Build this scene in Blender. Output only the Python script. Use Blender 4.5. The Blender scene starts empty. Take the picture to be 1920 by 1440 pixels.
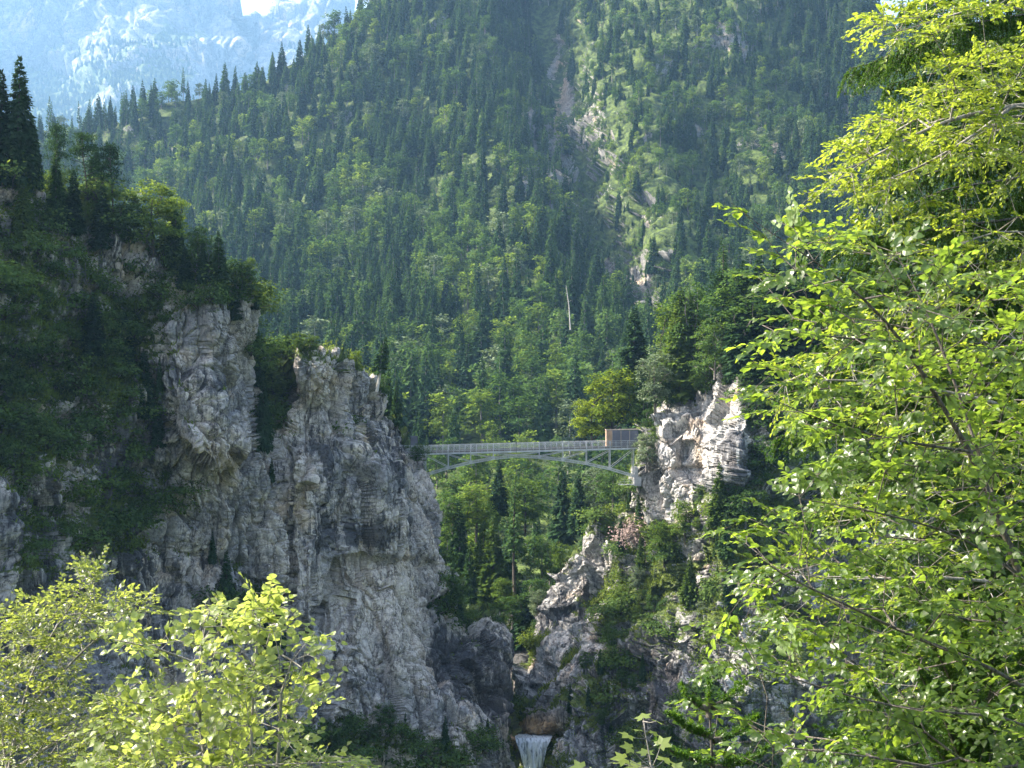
import bpy, math, time
import numpy as np
from mathutils import Vector
T0 = time.time()
def log(*a): print('[%.1fs]' % (time.time() - T0), *a, flush=True)
F = 2400.0                       # focal length in pixels of the 1920-wide photograph
f32 = np.float32
C = bpy.context.scene.collection
rng = np.random.default_rng(7)

# ------------------------------------------------------------------ helpers
def at(px, py, Y):
    px = np.asarray(px, float); py = np.asarray(py, float); Y = np.asarray(Y, float)
    px, py, Y = np.broadcast_arrays(px, py, Y)
    return np.stack([(px - 960) / F * Y, Y, -(py - 720) / F * Y], -1)
def topx(p):
    return p[..., 0] / p[..., 1] * F + 960, -p[..., 2] / p[..., 1] * F + 720

_g = np.random.default_rng(3)
TAB = _g.random(8192).astype(f32)
GR = _g.normal(size=(4096, 3)).astype(f32); GR /= np.linalg.norm(GR, axis=1, keepdims=True)
def _hash(i): return ((i[..., 0] * 73856093) ^ (i[..., 1] * 19349663) ^ (i[..., 2] * 83492791))
def noise(p):
    p = np.asarray(p, f32); i = np.floor(p).astype(np.int64); f = (p - i).astype(f32)
    u = f * f * f * (f * (f * 6 - 15) + 10)
    out = np.zeros(p.shape[:-1], f32)
    for dx in (0, 1):
        for dy in (0, 1):
            for dz in (0, 1):
                d = np.array([dx, dy, dz])
                g = GR[_hash(i + d) & 4095]
                v = ((f - d.astype(f32)) * g).sum(-1)
                w = (u[..., 0] if dx else 1 - u[..., 0]) * (u[..., 1] if dy else 1 - u[..., 1]) * (u[..., 2] if dz else 1 - u[..., 2])
                out += v * w
    return out * 1.6
def fbm(p, oct=4, gain=.5):
    p = np.asarray(p, f32); s = 0; a = 1
    for k in range(oct):
        s = s + a * noise(p * (2.03 ** k) + 17.3 * k); a *= gain
    return s
def facets(p):
    """angular blocks: every cell of a jittered grid is a plane tilted its own way"""
    p = np.asarray(p, f32); i = np.floor(p).astype(np.int64)
    best = np.full(p.shape[:-1], 9., f32); second = best.copy(); val = np.zeros_like(best)
    for dx in (-1, 0, 1):
        for dy in (-1, 0, 1):
            for dz in (-1, 0, 1):
                c = i + np.array([dx, dy, dz]); h = _hash(c)
                jit = np.stack([TAB[h & 8191], TAB[(h >> 3) * 7 & 8191], TAB[(h >> 5) * 13 & 8191]], -1)
                r = p - (c + jit).astype(f32)
                d = np.sqrt((r * r).sum(-1))
                v = (TAB[(h * 31) & 8191] - .5) + (r * GR[(h * 5) & 4095]).sum(-1)
                m = d < best
                second = np.where(m, best, np.minimum(second, d)); val = np.where(m, v, val); best = np.where(m, d, best)
    return val, second - best
def sig(x): return 1 / (1 + np.exp(-np.clip(x, -30, 30)))
def blobs(x, y, L):
    s = np.zeros(np.shape(x))
    for (cx, cy, rx, ry, a) in L:
        s = s + a * np.exp(-(((x - cx) / rx) ** 2 + ((y - cy) / ry) ** 2))
    return s
def tps(pts):
    """smooth surface through (x, y, value) control points"""
    a = np.array(pts, float); q = a[:, :2] / 500; n = len(a)
    def U(r): return np.where(r > 1e-9, r * r * np.log(r + 1e-12), 0)
    K = U(np.linalg.norm(q[:, None] - q[None], axis=2)) + np.eye(n) * 1e-3
    Pm = np.c_[np.ones(n), q]; A = np.block([[K, Pm], [Pm.T, np.zeros((3, 3))]])
    w = np.linalg.solve(A, np.r_[a[:, 2], 0, 0, 0])
    def f(x, y):
        x = np.asarray(x, float) / 500; y = np.asarray(y, float) / 500
        s = w[n] + w[n + 1] * x + w[n + 2] * y
        for k in range(n): s = s + w[k] * U(np.hypot(x - q[k, 0], y - q[k, 1]))
        return s
    return f
def poly_dist(x, y, pl):
    """distance to a polyline and on which side of it (+ is right of its direction)"""
    best = np.full(np.shape(x), 1e9); side = np.zeros(np.shape(x))
    for (ax, ay), (bx, by) in zip(pl[:-1], pl[1:]):
        dx, dy = bx - ax, by - ay; L = dx * dx + dy * dy
        t = np.clip(((x - ax) * dx + (y - ay) * dy) / L, 0, 1)
        d = np.hypot(x - ax - t * dx, y - ay - t * dy); m = d < best
        best = np.where(m, d, best); side = np.where(m, np.sign((x - ax) * dy - (y - ay) * dx), side)
    return best, side
def inpoly(x, y, P):
    x = np.asarray(x, float); y = np.asarray(y, float); c = np.zeros(x.shape, bool); n = len(P)
    for k in range(n):
        (x1, y1), (x2, y2) = P[k], P[(k + 1) % n]
        if y1 == y2: continue
        c ^= ((y1 > y) != (y2 > y)) & (x < (x2 - x1) * (y - y1) / (y2 - y1) + x1)
    return c

def link(o, parent=None):
    C.objects.link(o)
    if parent is not None: o.parent = parent
    return o
def mesh_np(name, V, faces, mats, fm=None, smooth=False, attrs=None):
    """faces: list of (n,k) integer arrays"""
    me = bpy.data.meshes.new(name)
    V = np.ascontiguousarray(V, f32)
    me.vertices.add(len(V)); me.vertices.foreach_set('co', V.ravel())
    loops = np.concatenate([f.ravel() for f in faces]).astype(np.int32)
    tot = np.concatenate([np.full(len(f), f.shape[1]) for f in faces]).astype(np.int32)
    start = np.r_[0, np.cumsum(tot)[:-1]].astype(np.int32)
    me.loops.add(len(loops)); me.loops.foreach_set('vertex_index', loops)
    me.polygons.add(len(tot)); me.polygons.foreach_set('loop_start', start); me.polygons.foreach_set('loop_total', tot)
    if fm is not None: me.polygons.foreach_set('material_index', np.asarray(fm, np.int32))
    me.polygons.foreach_set('use_smooth', np.full(len(tot), smooth))
    for m in mats: me.materials.append(m)
    for k, v in (attrs or {}).items():
        at_ = me.attributes.new(k, 'FLOAT', 'POINT'); at_.data.foreach_set('value', np.ascontiguousarray(v, f32).ravel())
    me.update(calc_edges=True)
    return me
class MB:
    """collects shapes; build() makes ONE mesh object of them"""
    def __init__(s): s.V = []; s.F = {3: [], 4: []}; s.M = {3: [], 4: []}; s.n = 0
    def add(s, V, Fc, m=0):
        V = np.asarray(V, float).reshape(-1, 3); Fc = np.asarray(Fc, int)
        s.V.append(V); s.F[Fc.shape[1]].append(Fc + s.n); s.M[Fc.shape[1]].append(np.full(len(Fc), m)); s.n += len(V)
    def quads(s, Q, m=0):          # (n,4,3)
        Q = np.asarray(Q, float)
        if len(Q): s.add(Q.reshape(-1, 3), np.arange(len(Q) * 4).reshape(-1, 4), m)
    def box(s, c, size, ax=None, m=0):
        ax = np.eye(3) if ax is None else np.asarray(ax, float)
        h = np.array(size) / 2
        o = np.array([[x, y, z] for x in (-1, 1) for y in (-1, 1) for z in (-1, 1)]) * h
        s.add(np.array(c) + o @ ax, [[0, 1, 3, 2], [4, 6, 7, 5], [0, 4, 5, 1], [2, 3, 7, 6], [0, 2, 6, 4], [1, 5, 7, 3]], m)
    def bar(s, a, b, w, h=None, m=0):
        a = np.array(a, float); b = np.array(b, float); d = b - a; L = np.linalg.norm(d); d /= L
        up = np.array([0, 0, 1.]) if abs(d[2]) < .95 else np.array([0, 1., 0])
        sd = np.cross(d, up); sd /= np.linalg.norm(sd); up = np.cross(sd, d)
        s.box((a + b) / 2, (L, w, h or w), [d, sd, up], m)
    def tube(s, P, R, n=6, m=0, cap=False):
        P = np.asarray(P, float); k = len(P); R = np.broadcast_to(np.asarray(R, float), (k,))
        Tn = np.gradient(P, axis=0); Tn /= np.linalg.norm(Tn, axis=1, keepdims=True) + 1e-9
        ref = np.array([.31, .17, .93]) if abs(Tn[0, 2]) < .9 else np.array([.93, .3, .17])
        A = np.cross(Tn, ref); A /= np.linalg.norm(A, axis=1, keepdims=True) + 1e-9; B = np.cross(Tn, A)
        an = np.arange(n) / n * 2 * np.pi
        V = P[:, None] + R[:, None, None] * (A[:, None] * np.cos(an)[None, :, None] + B[:, None] * np.sin(an)[None, :, None])
        i = np.arange(k - 1)[:, None] * n; j = np.arange(n)[None]; j2 = (j + 1) % n
        Fc = np.stack([i + j, i + j2, i + n + j2, i + n + j], -1).reshape(-1, 4)
        s.add(V.reshape(-1, 3), Fc, m)
    def mesh(s, name, mats, smooth=False):
        V = np.concatenate(s.V); fs = []; fm = []
        for k in (3, 4):
            if s.F[k]: fs.append(np.concatenate(s.F[k])); fm.append(np.concatenate(s.M[k]))
        return mesh_np(name, V, fs, mats, np.concatenate(fm), smooth)
    def build(s, name, mats, parent=None, smooth=False):
        return link(bpy.data.objects.new(name, s.mesh(name, mats if isinstance(mats, list) else [mats], smooth)), parent)
def tag(o, label=None, cat=None, group=None, kind=None):
    if label: o['label'] = label
    if cat: o['category'] = cat
    if group: o['group'] = group
    if kind: o['kind'] = kind
    return o
def empty(name, loc, rz=0, sc=1):
    o = bpy.data.objects.new(name, None); o.location = loc; o.rotation_euler = (0, 0, rz)
    o.scale = (sc, sc, sc) if np.isscalar(sc) else sc
    o.empty_display_size = .2
    return link(o)

# ------------------------------------------------------------------ materials
class NT:
    def __init__(s, name, world=False):
        s.m = bpy.data.materials.new(name); s.m.use_nodes = True; s.t = s.m.node_tree; s.t.nodes.clear()
        s.out = s.n('ShaderNodeOutputMaterial')
    def n(s, typ, ins=None, **kw):
        nd = s.t.nodes.new(typ)
        for k, v in kw.items(): setattr(nd, k, v)
        for k, v in (ins or {}).items(): s.set(nd.inputs[k], v)
        return nd
    def set(s, sock, v):
        if isinstance(v, bpy.types.NodeSocket): s.t.links.new(v, sock)
        elif isinstance(v, bpy.types.Node): s.t.links.new(v.outputs[0], sock)
        else:
            if sock.type == 'RGBA' and not np.isscalar(v) and len(v) == 3: v = (*v, 1)
            sock.default_value = v
    def attr(s, name): return s.n('ShaderNodeAttribute', attribute_name=name).outputs['Fac']
    def mix(s, f, a, b, bt='MIX'):
        nd = s.n('ShaderNodeMix', data_type='RGBA', blend_type=bt)
        s.set(nd.inputs[0], f); s.set(nd.inputs[6], a); s.set(nd.inputs[7], b); return nd.outputs[2]
    def math(s, op, a, b=None, c=None, clamp=False):
        nd = s.n('ShaderNodeMath', operation=op, use_clamp=clamp)
        s.set(nd.inputs[0], a)
        if b is not None: s.set(nd.inputs[1], b)
        if c is not None: s.set(nd.inputs[2], c)
        return nd.outputs[0]
    def ramp(s, f, lo, hi):     # smooth 0..1 between lo and hi
        nd = s.n('ShaderNodeMapRange', interpolation_type='SMOOTHSTEP'); s.set(nd.inputs[0], f)
        nd.inputs[1].default_value = lo; nd.inputs[2].default_value = hi; return nd.outputs[0]
    def coord(s, scale=(1, 1, 1), kind='Object'):
        tc = s.n('ShaderNodeTexCoord'); mp = s.n('ShaderNodeMapping'); s.set(mp.inputs[0], tc.outputs[kind]); mp.inputs['Scale'].default_value = scale
        return mp.outputs[0]
    def noise(s, v, scale, detail=4, rough=.6, dist=0):
        nd = s.n('ShaderNodeTexNoise', {'Scale': scale, 'Detail': detail, 'Roughness': rough, 'Distortion': dist}); s.set(nd.inputs['Vector'], v); return nd.outputs[0]

def rock_material(name, k=1.0, pale=(.53, .465, .40), grey=(.26, .245, .235), dark=(.045, .047, .055), warm=(.48, .32, .17), g1=(.032, .050, .014), g2=(.12, .155, .035), bump=1.0):
    N = NT(name); co = N.coord()
    big = N.noise(co, .11 * k, 5, .6); mid = N.noise(co, .6 * k, 8, .68); fine = N.noise(co, 3.2 * k, 6, .7)
    st = N.noise(N.coord((.9 * k, .9 * k, .055 * k)), 1.0, 7, .66, .3)
    st2 = N.noise(N.coord((.25 * k, .25 * k, .03 * k)), 1.0, 5, .6, .6)
    col = N.mix(N.ramp(N.math('ADD', N.math('MULTIPLY', big, .55), N.math('MULTIPLY', mid, .45)), .43, .56), grey, pale)
    col = N.mix(N.math('MULTIPLY', N.ramp(N.noise(co, .22 * k, 4, .5), .56, .70), .45), col, warm)
    col = N.mix(N.attr('warm'), col, warm)
    col = N.mix(N.attr('pale'), col, (pale[0] * 1.1, pale[1] * 1.08, pale[2] * 1.05))
    # dark weathering in streaks, plus shade painted in through the dark attribute
    dk = N.math('ADD', N.attr('dark'), N.math('ADD', N.math('MULTIPLY', N.math('SUBTRACT', st, .5), 2.2), N.math('MULTIPLY', N.math('SUBTRACT', st2, .5), 1.8)))
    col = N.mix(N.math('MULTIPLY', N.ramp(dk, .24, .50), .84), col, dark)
    # cracks: thin lines where a stretched noise crosses its middle value
    c1 = N.noise(N.coord((.42 * k, .42 * k, .13 * k)), 1.0, 5, .55, .12); c2 = N.noise(N.coord((1.3 * k, 1.3 * k, .45 * k)), 1.0, 4, .6, .15); c3 = N.noise(N.coord((.14 * k, .14 * k, .8 * k)), 1.0, 4, .6, .1)
    ln = lambda v, w_: N.ramp(N.math('ABSOLUTE', N.math('SUBTRACT', v, .5)), 0, w_)
    cr = N.math('MULTIPLY', N.math('MULTIPLY', N.math('ADD', N.math('MULTIPLY', ln(c1, .020), .8), .2), N.math('ADD', N.math('MULTIPLY', ln(c2, .02), .55), .45)), N.math('ADD', N.math('MULTIPLY', ln(c3, .012), .5), .5))
    col = N.mix(N.math('MULTIPLY', N.math('SUBTRACT', 1.0, cr), .8), col, (.04, .038, .038))
    col = N.mix(1.0, col, N.mix(N.ramp(fine, .30, .68), (.74, .74, .75), (1.25, 1.24, 1.22)), 'MULTIPLY')
    # grass and moss
    ms = N.math('ADD', N.attr('moss'), N.math('MULTIPLY', N.math('SUBTRACT', N.noise(co, 1.1 * k, 7, .72), .5), 1.5))
    gcol = N.mix(N.ramp(N.noise(co, .8 * k, 5, .7), .38, .66), g1, g2)
    mf = N.ramp(ms, .42, .60)
    col = N.mix(mf, col, gcol)
    h = N.math('ADD', N.math('MULTIPLY', mid, .4), N.math('ADD', N.math('MULTIPLY', fine, .22), N.math('MULTIPLY', cr, .7)))
    bp = N.n('ShaderNodeBump', {'Strength': .7 * bump, 'Distance': .40 / k}); N.set(bp.inputs['Height'], h)
    b = N.n('ShaderNodeBsdfPrincipled', {'Roughness': .9, 'Specular IOR Level': .2}); N.set(b.inputs['Base Color'], col); N.set(b.inputs['Normal'], bp.outputs[0])
    N.set(N.out.inputs[0], b.outputs[0]); return N.m

def leaf_material(name, top, trans, gloss=.0, under=None, tmix=.45, var=.35, rough=.35, vary_obj=.25):
    """a leaf or needle clump: what it reflects, what it lets through, a little gloss; every leaf its own tone"""
    N = NT(name); gi = N.n('ShaderNodeNewGeometry'); ob = N.n('ShaderNodeObjectInfo')
    r = N.math('ADD', N.math('MULTIPLY', N.math('SUBTRACT', gi.outputs['Random Per Island'], .5), 2 * var), N.math('MULTIPLY', N.math('SUBTRACT', ob.outputs['Random'], .5), 2 * vary_obj))
    hs = N.n('ShaderNodeHueSaturation'); N.set(hs.inputs['Color'], top)
    N.set(hs.inputs['Value'], N.math('ADD', 1.0, r)); N.set(hs.inputs['Hue'], N.math('ADD', .5, N.math('MULTIPLY', r, -.035)))
    ht = N.n('ShaderNodeHueSaturation'); N.set(ht.inputs['Color'], trans)
    N.set(ht.inputs['Value'], N.math('ADD', 1.0, r)); N.set(ht.inputs['Hue'], N.math('ADD', .5, N.math('MULTIPLY', r, -.03)))
    c = hs.outputs[0]
    if under is not None: c = N.mix(gi.outputs['Backfacing'], c, under)
    d = N.n('ShaderNodeBsdfDiffuse'); N.set(d.inputs[0], c); t = N.n('ShaderNodeBsdfTranslucent'); N.set(t.inputs[0], ht.outputs[0])
    mx = N.n('ShaderNodeMixShader', {0: tmix}); N.set(mx.inputs[1], d.outputs[0]); N.set(mx.inputs[2], t.outputs[0]); s = mx.outputs[0]
    if gloss:
        g = N.n('ShaderNodeBsdfGlossy', {'Roughness': rough}); g.inputs[0].default_value = (1, 1, 1, 1)
        m2 = N.n('ShaderNodeMixShader', {0: gloss}); N.set(m2.inputs[1], s); N.set(m2.inputs[2], g.outputs[0]); s = m2.outputs[0]
    N.set(N.out.inputs[0], s); return N.m
def bark_material(name, a, b, sc=3.0):
    N = NT(name); co = N.coord((1, 1, .25)); n = N.noise(co, sc * 3, 6, .7)
    col = N.mix(N.ramp(n, .35, .65), a, b); bp = N.n('ShaderNodeBump', {'Strength': .7, 'Distance': .03}); N.set(bp.inputs['Height'], n)
    p = N.n('ShaderNodeBsdfPrincipled', {'Roughness': .9}); N.set(p.inputs['Base Color'], col); N.set(p.inputs['Normal'], bp.outputs[0]); N.set(N.out.inputs[0], p.outputs[0]); return N.m
def plain_material(name, col, rough=.6, var=.12, sc=2., metal=0.):
    N = NT(name); n = N.noise(N.coord(), sc, 5, .6)
    c = N.mix(N.ramp(n, .3, .7), [x * (1 - var) for x in col], [min(1, x * (1 + var)) for x in col])
    p = N.n('ShaderNodeBsdfPrincipled', {'Roughness': rough, 'Metallic': metal}); N.set(p.inputs['Base Color'], c); N.set(N.out.inputs[0], p.outputs[0]); return N.m

M = {}
M['rock'] = rock_material('limestone')
M['rock_right'] = rock_material('grey_limestone', pale=(.44, .43, .41), grey=(.22, .218, .21))
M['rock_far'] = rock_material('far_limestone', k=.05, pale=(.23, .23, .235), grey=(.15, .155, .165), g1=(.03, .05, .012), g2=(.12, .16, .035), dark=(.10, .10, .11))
M['hill'] = rock_material('forest_ground', k=.35, pale=(.25, .245, .23), grey=(.15, .147, .142), g1=(.022, .038, .010), g2=(.095, .135, .026), dark=(.06, .06, .06))
M['spruce_dark'] = leaf_material('dark_spruce_needles', (.030, .062, .026), (.04, .08, .02), tmix=.25, var=.4)
M['spruce_mid'] = leaf_material('green_spruce_needles', (.043, .083, .028), (.062, .118, .019), tmix=.3, var=.4)
M['spruce_light'] = leaf_material('light_conifer_needles', (.060, .100, .020), (.12, .19, .02), tmix=.35, var=.4)
M['beech'] = leaf_material('beech_leaves', (.052, .098, .028), (.095, .17, .025), tmix=.38, var=.4)
M['beech_light'] = leaf_material('fresh_beech_leaves', (.075, .125, .025), (.165, .245, .028), tmix=.42, var=.4)
M['maple_yellow'] = leaf_material('yellowing_maple_leaves', (.11, .16, .020), (.30, .38, .028), tmix=.42, var=.4)
M['grey_leaf'] = leaf_material('silvery_leaves', (.12, .16, .09), (.11, .16, .05), tmix=.25, var=.4)
M['shrub_dark'] = leaf_material('dark_shrub_leaves', (.068, .115, .030), (.11, .17, .024), tmix=.34, var=.45)
M['shrub_light'] = leaf_material('light_shrub_leaves', (.075, .115, .022), (.15, .21, .03), tmix=.4, var=.4)
M['bark'] = bark_material('grey_bark', (.09, .08, .07), (.22, .20, .18))
M['bark_pale'] = bark_material('pale_bark', (.28, .26, .23), (.48, .45, .40))
M['bark_dark'] = bark_material('dark_bark', (.025, .02, .016), (.08, .065, .05))
M['dead'] = bark_material('dead_twigs', (.14, .10, .085), (.30, .22, .19))
M['grass'] = leaf_material('grass_blades', (.085, .125, .022), (.17, .23, .03), tmix=.4, var=.35)

# ------------------------------------------------------------------ a sheet of rock or hillside
SHEETS = {}
def sheet(name, R, B, nu, nv, depth, disp, mat, back=(-.3, 1, -.15), nback=14, bstep=1.0, wy=.35, extra=None, rim=3.0):
    R = np.array(R, float)
    seg = np.hypot(np.diff(R[:, 0]), np.diff(R[:, 1])); cs = np.r_[0, np.cumsum(seg)]
    t = np.linspace(0, cs[-1], nu); rx = np.interp(t, cs, R[:, 0]); ry = np.interp(t, cs, R[:, 1])
    w = np.abs(np.gradient(rx)) + wy * np.abs(np.gradient(ry)); s = np.cumsum(w); s = (s - s[0]) / (s[-1] - s[0])
    bx = B[0][0] + (B[1][0] - B[0][0]) * s; by = B[0][1] + (B[1][1] - B[0][1]) * s
    v = np.linspace(0, 1, nv)[:, None]
    X = rx + (bx - rx) * v; Yp = ry + (by - ry) * v
    D = depth(X, Yp) + rim * np.exp(-v * 30)
    P = at(X, Yp, D)                                    # nv, nu, 3
    k = np.arange(nback, 0, -1)[:, None, None] * bstep
    bk = P[:1] + (np.array(back)[None, None] * (k + .03 * k * k))
    P = np.concatenate([bk, P], 0)
    X = np.concatenate([np.repeat(X[:1], nback, 0), X]); Yp = np.concatenate([np.repeat(Yp[:1], nback, 0), Yp])
    def normals(P):
        du = np.gradient(P, axis=1); dv = np.gradient(P, axis=0); n = np.cross(dv, du)
        n /= np.linalg.norm(n, axis=2, keepdims=True) + 1e-9; return n
    n0 = normals(P)
    if (n0[nback + nv // 2, :, 1].mean()) > 0: n0 = -n0
    for _ in range(3): n0 = (n0 + np.roll(n0, 1, 0) + np.roll(n0, -1, 0) + np.roll(n0, 1, 1) + np.roll(n0, -1, 1)) / 5
    n0 /= np.linalg.norm(n0, axis=2, keepdims=True) + 1e-9
    d, a = disp(P, X, Yp, n0)
    P = P + n0 * d[..., None]
    n1 = normals(P)
    if (n1[nback + nv // 2, :, 1].mean()) > 0: n1 = -n1
    H, W = P.shape[:2]
    i = (np.arange(H - 1)[:, None] * W + np.arange(W - 1)[None])
    Fc = np.stack([i, i + 1, i + W + 1, i + W], -1).reshape(-1, 4)
    at_ = extra(P, X, Yp, n1, a)
    me = mesh_np(name, P.reshape(-1, 3), [Fc], [mat], None, name in ('mountainside', 'rocky_mountain'), at_)
    o = link(bpy.data.objects.new(name, me)); o['kind'] = 'structure'
    SHEETS[name] = dict(P=P, n=n1, X=X, Y=Yp, attrs=at_, nback=nback)
    log(name, P.shape)
    return o

# ---- left rock massif
def left_depth():
    f = tps([(-150, 300, 120), (-150, 1500, 98), (0, 350, 132), (0, 900, 122), (0, 1400, 110), (150, 450, 139), (150, 900, 133), (150, 1400, 124),
             (300, 500, 146), (300, 900, 145), (300, 1400, 137), (400, 600, 148), (465, 600, 152), (400, 800, 148), (460, 820, 152), (400, 950, 150), (470, 950, 154), (400, 1250, 147),
             (515, 660, 163), (520, 800, 160), (520, 950, 157), (570, 675, 158), (640, 670, 162), (600, 900, 160), (600, 1100, 158), (600, 1450, 150), (700, 740, 172), (700, 900, 166), (700, 1100, 163), (700, 1450, 156),
             (785, 840, 184), (800, 950, 180), (815, 1040, 179), (800, 1150, 172), (800, 1450, 164), (870, 1140, 181), (900, 1250, 177), (950, 1200, 186), (960, 1400, 181), (880, 1450, 169), (985, 1500, 188)])
    def g(x, y):
        d = f(x, y)
        yb = np.interp(x, [290, 350, 400, 440, 475], [780, 845, 875, 866, 845])
        m = sig((468 - x) / 4) * sig((yb - y) / 4) * sig((x - 312) / 9)
        d = d - 7.0 * m * np.clip(.35 + (y - 560) / 420, .35, 1.0)
        d = d + 6 * sig((x - 478) / 9) * sig((546 + (830 - y) * .04 - x) / 10) * sig((815 - y) / 30)          # chimney
        d = d + 2.0 * sig((x - 612) / 5) * sig((y - (1047 - (x - 700) * .03)) / 3) * np.clip((1330 - y) / 280, 0, 1) * sig((822 - x) / 5)   # pale hollow under a roof
        d = d - 3.0 * sig((x - 826) / 3) * sig((y - 1330) / 4)
        d = d - 1.5 * sig((y - (1345 - (x - 860) * .12)) / 3) * sig((x - 840) / 8)                               # ledge, lower right
        d = d + 1.0 * np.exp(-((x - 527 - (y - 900) * .06) / 7) ** 2) * sig((y - 850) / 10) * sig((1300 - y) / 40)
        d = d + 2.0 * np.exp(-((x - 640 + (y - 900) * .10) / 6) ** 2) * sig((y - 720) / 10)
        d = d - 2.2 * np.exp(-((x - 575) / 22) ** 2) * sig((y - 820) / 20) - 2.0 * np.exp(-((x - 745) / 26) ** 2) * sig((y - 900) / 20)
        return d
    return g
def left_disp(P, X, Y, n):
    w = np.stack([noise(P / 9 + 5), noise(P / 9 + 31), noise(P / 9 + 77)], -1) * 1.3
    Q = P + w
    big = fbm(P * np.array([1 / 16, 1 / 16, 1 / 26]), 3)
    pil = fbm(Q * np.array([1 / 3.4, 1 / 3.4, 1 / 15]), 2)
    f0, e0 = facets((P + w * .6) * np.array([1 / 12., 1 / 12., 1 / 36.]) + 4)
    f1, e1 = facets((P + w * .5) * np.array([1 / 4.6, 1 / 4.6, 1 / 13.]))
    f2, e2 = facets(Q * np.array([1 / 2.1, 1 / 2.1, 1 / 3.6]) + 9)
    f3, e3 = facets(Q * np.array([1 / .85, 1 / .85, 1 / 1.1]) + 3)
    st = np.abs(noise(Q * np.array([1 / 14, 1 / 14, 1 / 1.6])))     # bedding
    rg = np.abs(noise(Q * np.array([1 / 3.2, 1 / 3.2, 1 / 13]))); rg2 = np.abs(noise(Q * np.array([1 / 1.5, 1 / 1.5, 1 / 4.]) + 5))
    du_ = np.linalg.norm(np.gradient(P, axis=1), axis=2); att = np.clip(.45 / (du_ + 1e-6), .12, 1)
    d = (1.1 * big + .8 * pil + 2.4 * f0 + 1.5 * f1 + .30 * f2 + .10 * f3 - 1.3 * np.exp(-e0 * 16) - .7 * np.exp(-e1 * 14) - .4 * np.exp(-e2 * 14) - .15 * np.exp(-e3 * 12) - 1.0 * np.exp(-(rg / .05) ** 2) - .5 * np.exp(-(rg2 / .08) ** 2) - .2 * np.exp(-(st / .06) ** 2)) * att
    sl = sig((300 - X) / 20)
    d = d * (1 + .25 * sl) + sl * 1.6 * np.abs(noise(P * np.array([1 / 12, 1 / 12, 1 / 3.2])))
    sm = blobs(X, Y, [(715, 1150, 95, 120, .65)]); d = d * (1 - np.clip(sm, 0, .6))
    return d, dict(big=big, pil=pil)
LEFT_VEG = [(60, 1060, 120, 50, .4), (180, 1010, 80, 40, .35), (20, 800, 60, 100, .4), (60, 480, 130, 120, .5), (100, 700, 190, 140, .50), (220, 720, 90, 160, .4), (60, 850, 130, 60, .3), (250, 620, 70, 80, .4), (330, 560, 120, 50, .5), (120, 960, 160, 70, .3),
            (270, 960, 90, 60, .42), (350, 900, 60, 50, .3), (430, 560, 60, 40, .5), (508, 720, 28, 100, .95), (570, 665, 60, 22, .9), (640, 690, 40, 20, .5), (740, 780, 30, 30, .35), (600, 1390, 110, 40, .9), (750, 1400, 140, 35, .8),
            (880, 1120, 35, 45, .9), (850, 1080, 25, 40, .6), (900, 1400, 60, 25, .3), (440, 1100, 50, 70, .4), (470, 1300, 60, 90, .5), (20, 620, 90, 120, .35)]
def left_extra(P, X, Y, n, a):
    nz = n[..., 2]; back = np.arange(P.shape[0])[:, None] < 14
    nn = fbm(P / 5, 3); n2 = fbm(P / 14 + 9, 3)
    moss = blobs(X, Y, LEFT_VEG) * .8 + .85 * np.clip(nz - .30, 0, 1) + .16 * nn + np.where(back, .8, 0) - .2 + .19 * sig((320 - X) / 25)
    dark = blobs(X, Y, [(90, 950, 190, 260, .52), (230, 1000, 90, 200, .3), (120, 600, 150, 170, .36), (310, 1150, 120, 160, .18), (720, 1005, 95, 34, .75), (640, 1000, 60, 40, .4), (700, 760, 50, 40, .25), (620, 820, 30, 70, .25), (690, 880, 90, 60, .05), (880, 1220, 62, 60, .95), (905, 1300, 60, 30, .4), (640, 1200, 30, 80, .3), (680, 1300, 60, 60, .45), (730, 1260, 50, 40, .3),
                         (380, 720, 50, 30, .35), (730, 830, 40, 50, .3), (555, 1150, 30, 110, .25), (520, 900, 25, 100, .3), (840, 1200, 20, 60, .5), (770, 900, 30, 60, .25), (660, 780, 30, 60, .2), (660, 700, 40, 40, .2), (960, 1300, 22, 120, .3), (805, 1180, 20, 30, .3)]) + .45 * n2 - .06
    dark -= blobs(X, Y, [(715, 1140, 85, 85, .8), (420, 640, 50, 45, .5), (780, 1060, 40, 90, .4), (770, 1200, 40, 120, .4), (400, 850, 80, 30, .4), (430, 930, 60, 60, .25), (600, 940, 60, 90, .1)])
    warm = blobs(X, Y, [(690, 1085, 45, 22, .75), (400, 850, 60, 16, .5), (640, 715, 16, 14, .6), (520, 1060, 30, 12, .4), (440, 870, 50, 10, .3), (968, 1375, 12, 30, .7)]) * (.7 + .6 * nn)
    pale = blobs(X, Y, [(700, 1110, 75, 60, .9), (770, 1180, 38, 110, .6), (430, 620, 40, 40, .6), (440, 690, 30, 30, .4), (730, 1120, 80, 90, .35), (560, 900, 30, 60, .3)])
    return dict(moss=np.clip(moss, 0, 1.4), dark=np.clip(dark, -.6, 1), warm=np.clip(warm, 0, .9), pale=np.clip(pale, 0, .9))
RL = [(-170, 290), (0, 335), (100, 385), (180, 435), (230, 455), (300, 485), (380, 525), (440, 545), (463, 562), (470, 600), (475, 636), (510, 648), (560, 650), (600, 655), (632, 662), (655, 681), (672, 703), (690, 714), (710, 729), (740, 760), (770, 800),
      (788, 826), (795, 852), (801, 882), (815, 918), (829, 948), (823, 985), (822, 1010), (826, 1040), (850, 1085), (890, 1150), (938, 1168), (957, 1220), (964, 1300), (966, 1360), (972, 1440)]
sheet('left_cliff', RL, [(-170, 1560), (985, 1520)], 760, 560, left_depth(), left_disp, M['rock'], extra=left_extra)

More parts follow.
